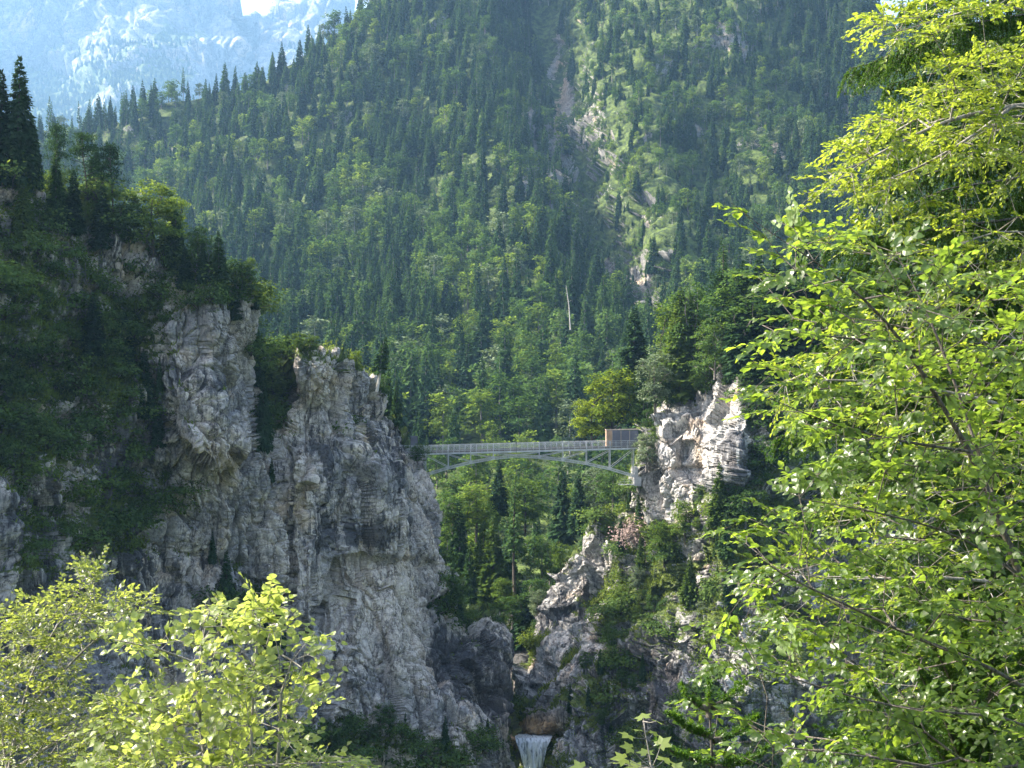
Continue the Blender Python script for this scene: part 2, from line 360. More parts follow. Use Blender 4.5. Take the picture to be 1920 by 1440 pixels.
# ---- right rock massif with the spur below the bridge
def right_depth():
    f = tps([(968, 1460, 196), (975, 1370, 196), (980, 1250, 199), (1050, 1180, 200), (1070, 1050, 208), (1100, 1300, 190), (1130, 1100, 200), (1160, 1000, 200), (1190, 1180, 190),
             (1192, 860, 194), (1188, 930, 197), (1220, 860, 187), (1220, 1000, 190), (1250, 760, 196), (1300, 720, 196), (1300, 850, 181), (1330, 880, 178), (1350, 690, 192), (1400, 720, 181), (1400, 850, 173), (1400, 1000, 170), (1300, 1050, 176), (1250, 1250, 178), (1350, 1300, 168),
             (1250, 1450, 176), (1500, 640, 190), (1500, 900, 184), (1500, 1400, 172), (1900, 560, 205), (1900, 1400, 180), (2100, 500, 210), (2100, 1500, 185)])
    rib = [(1352, 690), (1330, 780), (1322, 850), (1318, 900), (1300, 960)]
    def g(x, y):
        d = f(x, y)
        dd, sd = poly_dist(x, y, rib)
        d = d + 3.5 * sig(-sd * dd / 6) * np.exp(-dd / 60) - 0
        d = d - 3.2 * sig((x - 1232) / 6) * sig((822 + (x - 1240) * .18 - y) / 4) * sig((1312 - x) / 8)         # bulging block above an overhang
        d = d - 3.0 * np.exp(-((x - 1385 + (y - 800) * .1) / 20) ** 2)
        d = d + 9 * sig((y - 1385) / 3) * sig((1048 - x) / 6)
        # spur: slabs stepping down to the left
        d = d - 2.5 * sig((y - (1330 - (x - 970) * 1.05)) / 6) * sig((1200 - x) / 15) - 3.0 * sig((y - (1375 - (x - 970) * .62)) / 6) * sig((1200 - x) / 15)
        return d
    return g
def right_disp(P, X, Y, n):
    w = np.stack([noise(P / 8 + 5), noise(P / 8 + 31), noise(P / 8 + 77)], -1) * 2.0
    Q = P + w
    sh = np.stack([Q[..., 0] * .8 - Q[..., 2] * .6, Q[..., 1], Q[..., 0] * .6 + Q[..., 2] * .8], -1)     # slabs dip to the left
    f1, e1 = facets(sh * np.array([1 / 8., 1 / 6, 1 / 4.5])); f2, e2 = facets(sh * np.array([1 / 3.2, 1 / 2.2, 1 / 1.8]) + 9); f3, e3 = facets(Q / .8 + 3)
    d = 1.8 * fbm(P / 14, 3) + .6 * fbm(Q / np.array([4, 4, 9]), 3) + 2.1 * f1 + .55 * f2 + .14 * f3 - .4 * np.exp(-e2 * 14) - .2 * np.exp(-e3 * 12)
    return d, {}
RIGHT_BARE = [(1090, 1120, 50, 50, .6), (1375, 850, 40, 70, .9), (1395, 760, 35, 60, .8), (1270, 800, 60, 60, 1.), (1300, 870, 50, 60, 1.), (1370, 760, 45, 60, .9), (1240, 900, 40, 60, .9), (1340, 850, 22, 50, 1.), (1345, 690, 25, 25, .8), (1110, 1060, 45, 35, .5), (1050, 1200, 50, 60, 1.), (1110, 1210, 50, 40, .8), (1010, 1290, 40, 60, 1.), (1000, 1360, 40, 40, 1.2), (1090, 1170, 30, 30, .6), (1300, 980, 30, 20, .5), (1310, 1060, 20, 30, .8),
              (1250, 1290, 60, 60, .6), (1340, 1380, 80, 60, .5)]
def right_extra(P, X, Y, n, a):
    nn = fbm(P / 4, 3); nz = n[..., 2]; n2 = fbm(P / 12 + 9, 3)
    bands = np.exp(-((Y - (1130 - (X - 1090) * .95) ) / 15) ** 2) * sig((1160 - X) / 8) + np.exp(-((Y - (1250 - (X - 1050) * .75)) / 12) ** 2) * sig((X - 1010) / 6) * .8 + np.exp(-((Y - (1340 - (X - 990) * .35)) / 9) ** 2) * sig((1080 - X) / 8) + np.exp(-((Y - (1195 - (X - 1100) * 1.1)) / 11) ** 2) * sig((1150 - X) / 8)
    moss = .75 + .25 * nn + .5 * np.clip(nz - .45, -.4, 1) - blobs(X, Y, RIGHT_BARE) * .85 + bands * 1.1 - .5 * blobs(X, Y, [(1080, 1200, 110, 160, 1)])
    back = np.arange(P.shape[0])[:, None] < 14; moss = moss + np.where(back, .5, 0)
    dark = .45 * n2 + .12 + blobs(X, Y, [(1400, 1100, 90, 200, .5), (1300, 1350, 120, 100, .4), (1410, 880, 40, 60, .3), (1100, 1250, 30, 20, .4), (1400, 750, 25, 50, .25)])  # patches paint shade into the right side and the lower wall
    warm = blobs(X, Y, [(1308, 860, 8, 40, .5), (1290, 825, 26, 6, .4), (1000, 1370, 48, 26, 2.0), (1310, 1055, 12, 12, .6), (1340, 700, 14, 14, .5)])
    pale = blobs(X, Y, [(1337, 870, 13, 32, 1.2), (1250, 820, 40, 20, .3), (1290, 900, 50, 40, .3)])
    return dict(moss=np.clip(moss, 0, 1.4), dark=np.clip(dark, -.6, 1), warm=np.clip(warm, 0, 1), pale=np.clip(pale, 0, .9))
RR = [(966, 1500), (972, 1400), (971, 1330), (975, 1280), (990, 1215), (1012, 1160), (1045, 1100), (1060, 1050), (1090, 1022), (1130, 1000), (1160, 965), (1182, 925), (1190, 890), (1194, 845), (1198, 822), (1214, 790), (1245, 748), (1300, 712), (1345, 690), (1400, 684), (1450, 655), (1520, 610), (1700, 570), (2100, 500)]
sheet('right_cliff', RR, [(966, 1540), (2100, 1540)], 620, 420, right_depth(), right_disp, M['rock_right'], back=(.35, 1, -.1), extra=right_extra, wy=.5, rim=2.0)

# ---- shaded rock flank in front of the spur
def near_depth():
    return tps([(1035, 1500, 172), (1040, 1400, 174), (1095, 1280, 178), (1190, 1185, 178), (1190, 1400, 168), (1300, 1110, 170), (1300, 1400, 160), (1400, 1050, 168), (1500, 1020, 168), (1500, 1450, 160), (1900, 900, 178), (1900, 1500, 168), (2100, 900, 184), (2100, 1500, 170)])
def near_extra(P, X, Y, n, a):
    nn = fbm(P / 4, 3); nz = n[..., 2]
    moss = .55 + .30 * nn + .6 * np.clip(nz - .4, -.4, 1) - blobs(X, Y, [(1080, 1400, 60, 60, .5), (1260, 1280, 60, 60, .6), (1350, 1290, 60, 80, .4)])
    dark = .42 + .3 * fbm(P / 12 + 9, 3)  # raised all over: the shadow on this flank is put into the colour
    return dict(moss=np.clip(moss, 0, 1.4), dark=np.clip(dark, -.5, .8), warm=0 * nn, pale=0 * nn)
RN = [(1034, 1520), (1037, 1440), (1042, 1395), (1062, 1340), (1095, 1282), (1130, 1242), (1190, 1188), (1240, 1160), (1300, 1130), (1400, 1080), (1500, 1020), (2000, 900)]
sheet('gorge_flank', RN, [(1030, 1560), (2000, 1560)], 420, 220, near_depth(), right_disp, M['rock_right'], back=(.3, 1, -.3), extra=near_extra, wy=.5, rim=2.0)

# ---- forested mountain
GUL = [(985, -120), (1000, -20), (1022, 70), (1045, 150), (1062, 220), (1085, 290), (1110, 370), (1140, 440), (1180, 520), (1235, 600), (1260, 700)]
def hill_depth(x, y):
    py = [-300, -150, 50, 200, 350, 500, 650, 800, 950, 1100, 1300]
    base = np.interp(y, py, [1080, 985, 870, 775, 680, 570, 455, 355, 285, 240, 212])
    lf = np.clip((900 - x) / 900, 0, 1.3); up = np.clip((750 - y) / 400, 0, 1)
    d = base * (1 + .22 * lf * up) * (1 - .05 * np.clip((x - 1200) / 500, 0, 1))
    dd, sd = poly_dist(x, y, GUL); s = sd * dd
    k = np.clip((720 - y) / 200, .0, 1)
    v = np.where(s > 0, np.clip(1 - dd / 75, 0, 1), np.clip(1 - dd / 105, 0, 1))       # s>0 is left or right by polyline direction
    d = d + 62 * v * k
    # spur left of the ravine, ribs on the right of it
    d = d - 26 * k * np.exp(-((x - (900 + (y - 200) * .30)) / 70) ** 2) * sig((y - 120) / 30)
    d = d - 24 * k * np.exp(-((x - (1225 + (y - 250) * .25)) / 60) ** 2) * sig((y - 60) / 40)
    d = d - 20 * k * np.exp(-((x - (1400 + (y - 250) * .1)) / 50) ** 2) * sig((400 - y) / 60)
    d = d + 25 * np.exp(-((x - (1560 + (y - 200) * .2)) / 50) ** 2) * sig((y - 120) / 30) * k
    d = d - 14 * np.sin(x / 95 + y / 160) * np.clip((700 - y) / 300, 0, 1)
    return d
HILL_BARE = [(1150, 300, 50, 60, .7), (1190, 110, 50, 40, .5), (1100, 130, 25, 60, .8), (1310, 420, 50, 50, .6), (1060, 210, 22, 60, 1), (1035, 110, 20, 60, 1), (1075, 50, 30, 50, .7), (1060, 330, 80, 60, .45), (1015, 300, 50, 110, .45), (1130, 370, 40, 70, 1), (1160, 480, 40, 50, 1.), (1120, 240, 45, 45, .8), (1230, 440, 45, 60, .7), (1215, 200, 40, 60, .45), (1375, 75, 50, 50, .8), (1170, 400, 30, 50, .8),
             (1430, 240, 90, 40, .55), (1450, 330, 60, 30, .45), (1600, 210, 50, 40, .7), (1290, 240, 60, 30, .4), (1340, 165, 35, 14, .8), (960, 340, 40, 30, .3), (1000, 580, 40, 14, .7), (890, 330, 50, 14, .5), (1080, 420, 60, 40, .5), (1210, 540, 40, 40, 1.), (870, 250, 60, 30, .3), (930, 470, 60, 25, .35), (1100, 500, 60, 40, .5), (1250, 380, 30, 40, .4)]
def hill_disp(P, X, Y, n):
    k = np.clip((700 - Y) / 150, .15, 1)
    w = np.stack([noise(P / 50), noise(P / 50 + 31), noise(P / 50 + 77)], -1) * 14
    Q = P + w; bare = np.clip(blobs(X, Y, HILL_BARE), 0, 1)
    f1, e1 = facets(Q / 26); f2, e2 = facets(Q / 9 + 4); f3, _ = facets(Q / 3.6 + 9)
    d = k * (9 * fbm(P / 90, 3) + 5 * f1) + (.35 + .4 * bare) * k * (2.6 * f2 + 1.0 * f3) + 1.0 * fbm(P / 12, 3)
    return d, {}
def hill_extra(P, X, Y, n, a):
    nn = fbm(P / 16, 3); nz = n[..., 2]
    rocky = blobs(X, Y, [(1010, 260, 60, 80, .8), (1375, 75, 45, 45, .9), (1110, 215, 40, 50, .45), (1130, 520, 40, 60, .6), (1190, 560, 30, 40, .9), (1210, 560, 30, 40, .8), (1430, 250, 60, 40, .7), (1590, 200, 50, 40, .8), (1000, 180, 20, 40, .6), (1020, 320, 50, 50, .7), (1060, 420, 40, 60, .7), (1052, 200, 8, 80, 1.0), (1035, 90, 5, 70, 1.0), (1000, 330, 40, 100, .6),
                          (1240, 430, 22, 30, .3), (1200, 440, 18, 60, .35), (880, 250, 40, 30, .4), (1460, 320, 30, 30, .5), (1215, 190, 30, 40, .3), (990, 1230, 60, 100, 1.6)])
    moss = 1.15 + .3 * nn - rocky * .95 - .75 * np.clip(.62 - nz, 0, 1)
    dark = .15 * nn - .15 + blobs(X, Y, [(990, 1230, 60, 100, 1.)]); warm = blobs(X, Y, [(1045, 160, 7, 110, .7)])  # dark patch paints the shade of the gorge slot onto the slope
    return dict(moss=np.clip(moss, 0, 1.6), dark=dark, warm=np.clip(warm, 0, .8), pale=0 * nn)
SK = [(-260, 250), (-100, 250), (50, 250), (130, 240), (210, 226), (320, 208), (420, 168), (480, 145), (560, 100), (650, 52), (700, 0), (760, -90), (850, -220), (1000, -260), (1300, -260), (1500, -140), (1590, -30), (1660, 35), (1720, 48), (1800, 60), (1920, 80), (2150, 110)]
sheet('mountainside', SK, [(-260, 1330), (2150, 1330)], 620, 560, hill_depth, hill_disp, M['hill'], back=(0, 1, -.7), nback=10, bstep=14, extra=hill_extra, wy=.1, rim=0.)

# ---- far rocky mountain
FM = [(-500, -75), (100, -85), (380, -70), (425, -45), (440, -2), (452, 22), (462, 38), (470, 44), (478, 36), (490, 30), (500, 31), (512, 18), (522, 16), (530, 2), (545, -12), (575, -12), (592, 2), (606, 10), (618, 8), (640, 0), (655, 6), (680, 30), (760, 60), (1000, 120)]
def far_depth(x, y):
    d = np.interp(y, [-420, -100, 0, 100, 200, 300, 420], [2950, 2720, 2640, 2520, 2330, 2120, 1850])
    d = d + 50 * np.sin(x / 70) + 90 * np.exp(-((x - 468) / 14) ** 2)
    d = d + 170 * sig((x - 470) / 5) * sig((120 - y) / 30)
    d = d - 70 * sig((y - (110 - (x - 250) * .1)) / 10) - 70 * sig((y - 200) / 14)
    return d * 1.8
def far_disp(P, X, Y, n):
    P = P / 1.8
    w = np.stack([noise(P / 160), noise(P / 160 + 31), noise(P / 160 + 77)], -1) * 50; Q = P + w
    f1, e1 = facets(Q * np.array([1 / 130, 1 / 130, 1 / 380])); f2, e2 = facets(Q * np.array([1 / 45, 1 / 45, 1 / 130]) + 4); f3, _ = facets(Q * np.array([1 / 18, 1 / 18, 1 / 30]) + 9)
    f1, f2, f3 = f1 * .5, f2 * .7, f3 * .7
    top = np.clip((330 - Y) / 150, .25, 1)
    return top * (55 * fbm(P / 240, 3) + 48 * f1 + 19 * f2 + 7.5 * f3 - 10 * np.exp(-e2 * 10)) * 1.8, {}
def far_extra(P, X, Y, n, a):
    nn = fbm(P / 230, 4); nz = n[..., 2]
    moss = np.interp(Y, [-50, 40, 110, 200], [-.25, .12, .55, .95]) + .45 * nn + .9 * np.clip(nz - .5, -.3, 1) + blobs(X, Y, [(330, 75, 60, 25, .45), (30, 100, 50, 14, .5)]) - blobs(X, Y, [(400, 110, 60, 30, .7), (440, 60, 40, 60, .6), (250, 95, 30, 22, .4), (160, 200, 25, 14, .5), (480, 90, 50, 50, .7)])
    return dict(moss=np.clip(moss, 0, 1.5), dark=.1 * nn - .2, warm=0 * nn, pale=0 * nn)
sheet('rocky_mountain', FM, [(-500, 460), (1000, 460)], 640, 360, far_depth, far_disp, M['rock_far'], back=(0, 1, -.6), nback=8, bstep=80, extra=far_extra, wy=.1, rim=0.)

# ---- ground under everything, and the slope the camera stands on
def ground():
    xs = np.concatenate([np.linspace(-5000, -300, 30), np.linspace(-280, 280, 90), np.linspace(300, 5000, 30)])
    ys = np.concatenate([np.linspace(-900, -30, 14), np.linspace(-25, 240, 110), np.linspace(260, 7000, 40)])
    X, Y = np.meshgrid(xs, ys)
    Z = np.interp(Y, [-900, -40, -6, 8, 40, 110, 170, 200, 230, 400, 6000], [60, 4, -2.2, -4.5, -20, -55, -66, -68, -70, -71, -72])
    P = np.stack([X, Y, Z], -1); Z = Z + 1.2 * fbm(P / 14, 3); P[..., 2] = Z
    H, W = Z.shape; i = (np.arange(H - 1)[:, None] * W + np.arange(W - 1)[None])
    me = mesh_np('ground', P.reshape(-1, 3), [np.stack([i, i + 1, i + W + 1, i + W], -1).reshape(-1, 4)], [M['hill']], None, True, dict(moss=np.full(H * W, 1.1), dark=np.zeros(H * W), warm=np.zeros(H * W), pale=np.zeros(H * W)))
    link(bpy.data.objects.new('ground', me))['kind'] = 'structure'
ground()
# ================================================================== vegetation
def rv(r, n, s=1.0): return r.normal(size=(n, 3)) * s
def unit(v): return v / (np.linalg.norm(v, axis=-1, keepdims=True) + 1e-9)
def kites(b, d, sd, L, W, fold):
    """small pointed blades: base point, direction, side, length, width, how far the middle drops"""
    L = np.asarray(L)[:, None]; W = np.asarray(W)[:, None]; up = unit(np.cross(sd, d))
    m = b + d * L * .42 - up * fold * L
    return np.stack([b, m + sd * W * .5, b + d * L - up * fold * L * 2.0, m - sd * W * .5], 1)
def spruce_parts(seed, H=20., R=3.6, levels=30, nb=7, n=3, bare=.08, droop=.5, ragged=.25, thin=0., kw=1.0, pw=.78):
    r = np.random.default_rng(seed); cr = MB(); Q = []; br = MB()
    zs = (bare + (1 - bare) * ((np.arange(levels) + r.random(levels)) / levels) ** .93) * H
    for z in zs:
        u = z / H; rad = R * (1 - u) ** pw * (1 - .30 * math.exp(-u * 9)) + .12
        for k in range(max(3, int(nb * (1 - u * .45)))):
            if r.random() < thin: continue
            a = r.random() * 6.283; L = rad * (1 - ragged * r.random() + .12 * r.random()); out = np.array([math.cos(a), math.sin(a), 0]); sd = np.array([-out[1], out[0], 0]); up = np.array([0, 0, 1.])
            k1 = .35 * u - .12; k2 = droop * (1 - u * .6)
            def pt(s): return np.array([0, 0, z]) + out * s * L + up * (k1 * s - k2 * s * s) * L
            dirn = unit(pt(1) - pt(.4))
            sl = []
            for j in range(n):
                s = (.25 + .6 * (j + r.random()) / n) if n > 1 else .35 + .25 * r.random(); p = pt(s)
                for g in (-1, 1):
                    d = unit(dirn * (.75 + .3 * r.random()) + sd * g * (.55 + .4 * r.random()) - up * (.15 + .5 * r.random()))
                    l = (L * .55 * (1.15 - s) + .18) * (.8 + .4 * r.random()) * (1.5 if n == 1 else 1)
                    w_ = l * (.34 + .2 * r.random()) * kw
                    s2 = unit(np.cross(d, up + rv(r, 1, .25)[0]))
                    sl.append((p, d, s2, l, w_))
            sl.append((pt(.55), dirn, unit(sd + up * r.normal() * .2), L * .5 + .15, L * .26 * kw + .05))
            if n > 1: sl.append((pt(.12), unit(out - up * .2), sd, L * .5, L * .22 * kw))
            A = [np.array(x) for x in zip(*sl)]
            Q.append(kites(A[0], A[1], A[2], A[3], A[4], .14))
    # leader
    a = r.random(6) * 6.283; d = unit(np.stack([np.cos(a) * .35, np.sin(a) * .35, np.ones(6)], -1)); Q.append(kites(np.tile([0, 0, H * .955], (6, 1)), d, unit(np.cross(d, [[.3, .4, 0]])), np.full(6, H * .045 + .2), np.full(6, .16), 0))
    cr.quads(np.concatenate(Q), 0)
    k = np.linspace(0, 1, 6); br.tube(np.stack([.15 * np.sin(k * 3 + seed), .12 * np.sin(k * 4), k * H * .97 - .4], -1), .011 * H * (1 - k) ** .8 + .02, 6, 0)
    return cr, br
def grow(root, A, bf=.35, k=1.0):
    """join points into one branching skeleton (short wood, short way to the root)"""
    A = np.asarray(A, float); n = len(A); pts = np.concatenate([[root], A]); par = np.full(n + 1, -1); plen = np.zeros(n + 1)
    done = np.zeros(n + 1, bool); done[0] = True
    best = np.linalg.norm(pts - pts[0], axis=1); bp = np.zeros(n + 1, int); best[0] = 1e9
    cost = best.copy()
    for _ in range(n):
        c = np.where(done, 1e18, cost); i = int(np.argmin(c)); done[i] = True; par[i] = bp[i]; plen[i] = plen[bp[i]] + np.linalg.norm(pts[i] - pts[bp[i]])
        d = np.linalg.norm(pts - pts[i], axis=1) + bf * plen[i]; m = (d < cost) & ~done; cost[m] = d[m]; bp[m] = i
    return pts, par
def skeleton_tubes(mb, pts, par, r0, rmin, n=5, sag=.0, r=None, p=.5, kmax=None):
    N = len(pts); cnt = np.ones(N); order = []
    ch = [[] for _ in range(N)]
    for i in range(1, N): ch[par[i]].append(i)
    st = [0]
    while st:
        i = st.pop(); order.append(i); st += ch[i]
    for i in reversed(order):
        if par[i] >= 0: cnt[par[i]] += cnt[i]
    rad = np.maximum(rmin, r0 * (cnt / cnt[0]) ** p)
    if kmax: rad = np.minimum(rad, kmax)
    r = r or np.random.default_rng(1)
    for i in range(1, N):
        a, b = pts[par[i]], pts[i]; L = np.linalg.norm(b - a)
        if L < 1e-6: continue
        ra = min(rad[par[i]], rad[i] * 1.35)
        if L > .12 * 4:
            t = np.linspace(0, 1, 4)[:, None]; j = rv(r, 4, L * .05); j[0] = j[-1] = 0
            P = a + (b - a) * t + j - np.array([0, 0, 1]) * (t * (1 - t) * 4) * L * sag
            mb.tube(P, ra + (rad[i] - ra) * t[:, 0], n)
        else: mb.tube([a, b], [ra, rad[i]], n)
    return rad
def broad_parts(seed, H=15., R=5., lobes=9, clumps=60, leaves=30, size=.35, base=.25, flat=.55, gap=.2, spread=.85, limbs=True, trunk=.022, csize=None):
    r = np.random.default_rng(seed); cr = MB(); br = MB()
    c0 = H * (base + (1 - base) * .5); rz = H * (1 - base) * .5
    Lb = []
    for k in range(lobes):
        a = k * 2.4 + r.random(); u = (k + .5) / lobes; z = c0 + rz * (u * 1.5 - .72); rr = R * math.sqrt(max(.05, 1 - ((z - c0) / rz) ** 2)) * .62
        Lb.append((np.array([math.cos(a) * rr * r.uniform(.4, 1), math.sin(a) * rr * r.uniform(.4, 1), z]), R * r.uniform(.36, .58)))
    ce = []
    for k in range(clumps):
        c, q = Lb[k % lobes]; d = unit(rv(r, 1))[0]; d[2] = abs(d[2]) * .9 - .25
        ce.append(c + unit(d[None])[0] * q * np.array([1, 1, .75]) * r.uniform(.75, 1.1))
    ce = np.array(ce); cs = csize or R * .23
    Q = []
    for c in ce:
        m = int(leaves * r.uniform(.6, 1.3)); s = cs * r.uniform(.7, 1.35)
        off = rv(r, m, .55) * s * np.array([1, 1, flat]); off[:, 2] -= .15 * (off[:, 0] ** 2 + off[:, 1] ** 2) / s
        b = c + off
        nrm = unit(unit(c - [0, 0, c0 - rz * .3])[None] * .55 + np.array([0, 0, .75]) + rv(r, m, .42)); d = unit(np.cross(nrm, rv(r, m))); sd = np.cross(nrm, d)
        L = size * r.uniform(.7, 1.5, m)
        Q.append(kites(b, d, sd, L, L * .75, .08))
    cr.quads(np.concatenate(Q), 0)
    top = H * .8; k = np.linspace(0, 1, 6)
    br.tube(np.stack([.02 * H * np.sin(k * 2.5 + seed) * k, .02 * H * np.sin(k * 3.1) * k, -.5 + k * top], -1), trunk * H * (1 - .75 * k), 7)
    if limbs:
        pts, par = grow(np.array([0, 0, H * base * .9]), np.array([c for c in ce[::2]]), .25)
        skeleton_tubes(br, pts, par, trunk * H * .6, .025, 4, r=r)
    return cr, br
def pine_parts(seed, H=12., lean=0.):
    r = np.random.default_rng(seed); cr = MB(); br = MB(); Q = []; ce = []
    for k in range(34):
        u = r.random() ** .7; z = H * (.42 + .56 * u); a = r.random() * 6.28; rr = (1.05 - u) * H * .26 * r.uniform(.3, 1) + .2; ce.append([math.cos(a) * rr, math.sin(a) * rr, z + rr * .1])
    ce = np.array(ce)
    for c in ce:
        m = 70; s = H * .055 * r.uniform(.7, 1.4); b = c + rv(r, m, .6) * s * np.array([1.25, 1.25, .5]); d = unit(rv(r, m) + [0, 0, .9]); Q.append(kites(b, d, unit(np.cross(d, rv(r, m))), H * .03 * r.uniform(.7, 1.4, m), np.full(m, H * .011), 0))
    cr.quads(np.concatenate(Q), 0); k = np.linspace(0, 1, 7); ax = np.stack([lean * H * k ** 1.5, .02 * H * np.sin(k * 5), k * H - .4], -1); br.tube(ax, .013 * H * (1 - .8 * k), 6)
    ce2 = ce.copy(); ce2[:, 0] += lean * H * (ce2[:, 2] / H) ** 1.5
    for q in cr.V: q[:, 0] += lean * H * (np.clip(q[:, 2], 0, None) / H) ** 1.5
    for c in ce2:
        z = c[2] - .25 * np.hypot(c[0], c[1]) - .1; br.tube([[lean * H * max(z, 0) ** 1.5 / H ** 1.5, .02 * H * math.sin(z / H * 5), z], c], [.02 * H * .25, .02], 4)
    return cr, br
def shrub_parts(seed, R=1.6, n=26, leaves=42, size=.2, tall=.8):
    r = np.random.default_rng(seed); cr = MB(); Q = []
    for k in range(n):
        d = unit(rv(r, 1))[0]; d[2] = abs(d[2]); c = d * R * r.uniform(.35, .95) * np.array([1, 1, tall]) + [0, 0, .1]
        m = leaves; b = c + rv(r, m, .22 * R) * [1, 1, .6]; nr = unit(d + np.array([0, 0, .6]) + rv(r, m, .5)); dd = unit(np.cross(nr, rv(r, m))); L = size * r.uniform(.6, 1.5, m)
        Q.append(kites(b, dd, np.cross(nr, dd), L, L * .7, .08))
    cr.quads(np.concatenate(Q), 0); br = MB()
    for k in range(6):
        d = unit(rv(r, 1))[0]; d[2] = abs(d[2]) + .3; br.tube([[0, 0, -.4], d * R * .35, d * R * .8 * [1, 1, tall]], [.06, .04, .02], 4)
    return cr, br

# templates: (crown mesh, trunk mesh, height, kind name)
TP = {}
def template(key, parts, mat, bark, H, kind, R):
    cr, br = parts
    cm = cr.mesh('crown', [M[mat]]); bm_ = br.mesh('trunk', [M[bark]])
    j = MB()
    for src, mi in ((cr, 0), (br, 1)):
        base = j.n; j.V += src.V; j.n += src.n
        for k in (3, 4):
            for f in src.F[k]: j.F[k].append(f + base); j.M[k].append(np.full(len(f), mi))
    TP[key] = dict(crown=cm, trunk=bm_, joint=j.mesh('tree', [M[mat], M[bark]]), H=H, kind=kind, R=R)
# far trees (hillside): lighter meshes
for i in range(4): template('fs_dark%d' % i, spruce_parts(10 + i, 20, 3.9 + .35 * i, 46, 9, 1, .04, .6, .45, kw=1.5, pw=[.75, .9, .82, 1.0][i]), 'spruce_dark', 'bark', 20, 'spruce_tree', 3.3)
for i in range(4): template('fs_mid%d' % i, spruce_parts(20 + i, 20, 4.0 + .4 * i, 46, 9, 1, .06, .55, .5, kw=1.5, pw=[.8, .7, .95, .85][i]), 'spruce_mid', 'bark', 20, 'spruce_tree', 3.5)
for i in range(2): template('fs_thin%d' % i, spruce_parts(30 + i, 20, 2.7, 34, 7, 1, .30, .6, .5, .08, kw=1.3), 'spruce_mid', 'bark', 20, 'spruce_tree', 2.4)
for i in range(3): template('fb_mid%d' % i, broad_parts(40 + i, 15, 5, 10, 60, 20, .75, .15, .6, limbs=False), 'beech', 'bark', 15, 'beech_tree', 5)
for i in range(2): template('fb_light%d' % i, broad_parts(50 + i, 14, 4.4, 9, 54, 20, .7, .12, .6, limbs=False), 'beech_light', 'bark', 14, 'beech_tree', 4.4)
template('fb_grey0', broad_parts(57, 15, 4.8, 9, 54, 20, .75, .12, .6, limbs=False), 'grey_leaf', 'bark_pale', 15, 'whitebeam_tree', 4.8)
# mid-distance trees: finer
for i in range(3): template('ms_dark%d' % i, spruce_parts(60 + i, 16, 3.1, 62, 9, 3, .06, .55, .3, kw=1.35), 'spruce_dark', 'bark_dark', 16, 'spruce_tree', 2.9)
for i in range(3): template('ms_mid%d' % i, spruce_parts(70 + i, 16, 2.9, 58, 9, 3, .06, .5, .35, kw=1.3), 'spruce_mid', 'bark', 16, 'spruce_tree', 2.7)
for i in range(2): template('ms_light%d' % i, spruce_parts(80 + i, 14, 3.0, 54, 9, 3, .04, .4, .4, kw=1.3), 'spruce_light', 'bark', 14, 'larch_tree', 2.9)
template('ms_bare0', spruce_parts(85, 20, 2.4, 50, 7, 2, .3, .5, .6, .2, kw=1.2), 'spruce_mid', 'bark_dark', 20, 'spruce_tree', 2.0)
for i in range(3): template('mb_mid%d' % i, broad_parts(90 + i, 12, 4, 11, 110, 46, .34, .12, .5, csize=.85), 'beech', 'bark', 12, 'beech_tree', 4)
for i in range(3): template('mb_light%d' % i, broad_parts(100 + i, 12, 3.8, 11, 110, 46, .34, .12, .5, csize=.85), 'beech_light', 'bark_dark', 12, 'beech_tree', 3.8)
template('mb_yellow0', broad_parts(111, 12, 4.2, 12, 120, 46, .36, .1, .5, csize=.85), 'maple_yellow', 'bark_dark', 12, 'maple_tree', 4.2)
template('mb_grey0', broad_parts(113, 12, 3.6, 10, 100, 46, .34, .12, .5, csize=.8), 'grey_leaf', 'bark', 12, 'whitebeam_tree', 3.6)
for i in range(3): template('mp_dark%d' % i, pine_parts(120 + i, 12, [0, .06, -.05][i]), 'spruce_dark', 'bark_dark', 12, 'pine_tree', 2.6)
_lp = spruce_parts(127, 12, 2.7, 44, 7, 3, .36, .55, .45, .1, kw=1.3)
for _q in _lp[1].V: _q[:, :2] = _q[:, :2] * 2.0
for _m in _lp:
    for _q in _m.V: _q[:, 0] += .16 * np.clip(_q[:, 2], 0, None)
template('mp_lean', _lp, 'spruce_mid', 'bark_pale', 12, 'pine_tree', 2.6)
for i in range(3): template('sh_dark%d' % i, shrub_parts(130 + i), 'shrub_dark', 'bark_dark', 1.5, 'shrub', 1.6)
for i in range(2): template('sh_light%d' % i, shrub_parts(140 + i, leaves=34), 'shrub_light', 'bark', 1.5, 'shrub', 1.6)
template('sh_dead', shrub_parts(147, R=1.6, n=30, leaves=60, size=.14, tall=1.1), 'dead', 'dead', 1.5, 'dead_shrub', 1.6)
for k in ('sh_dead',):
    pass
log('templates', sum(len(t['joint'].polygons) for t in TP.values()))

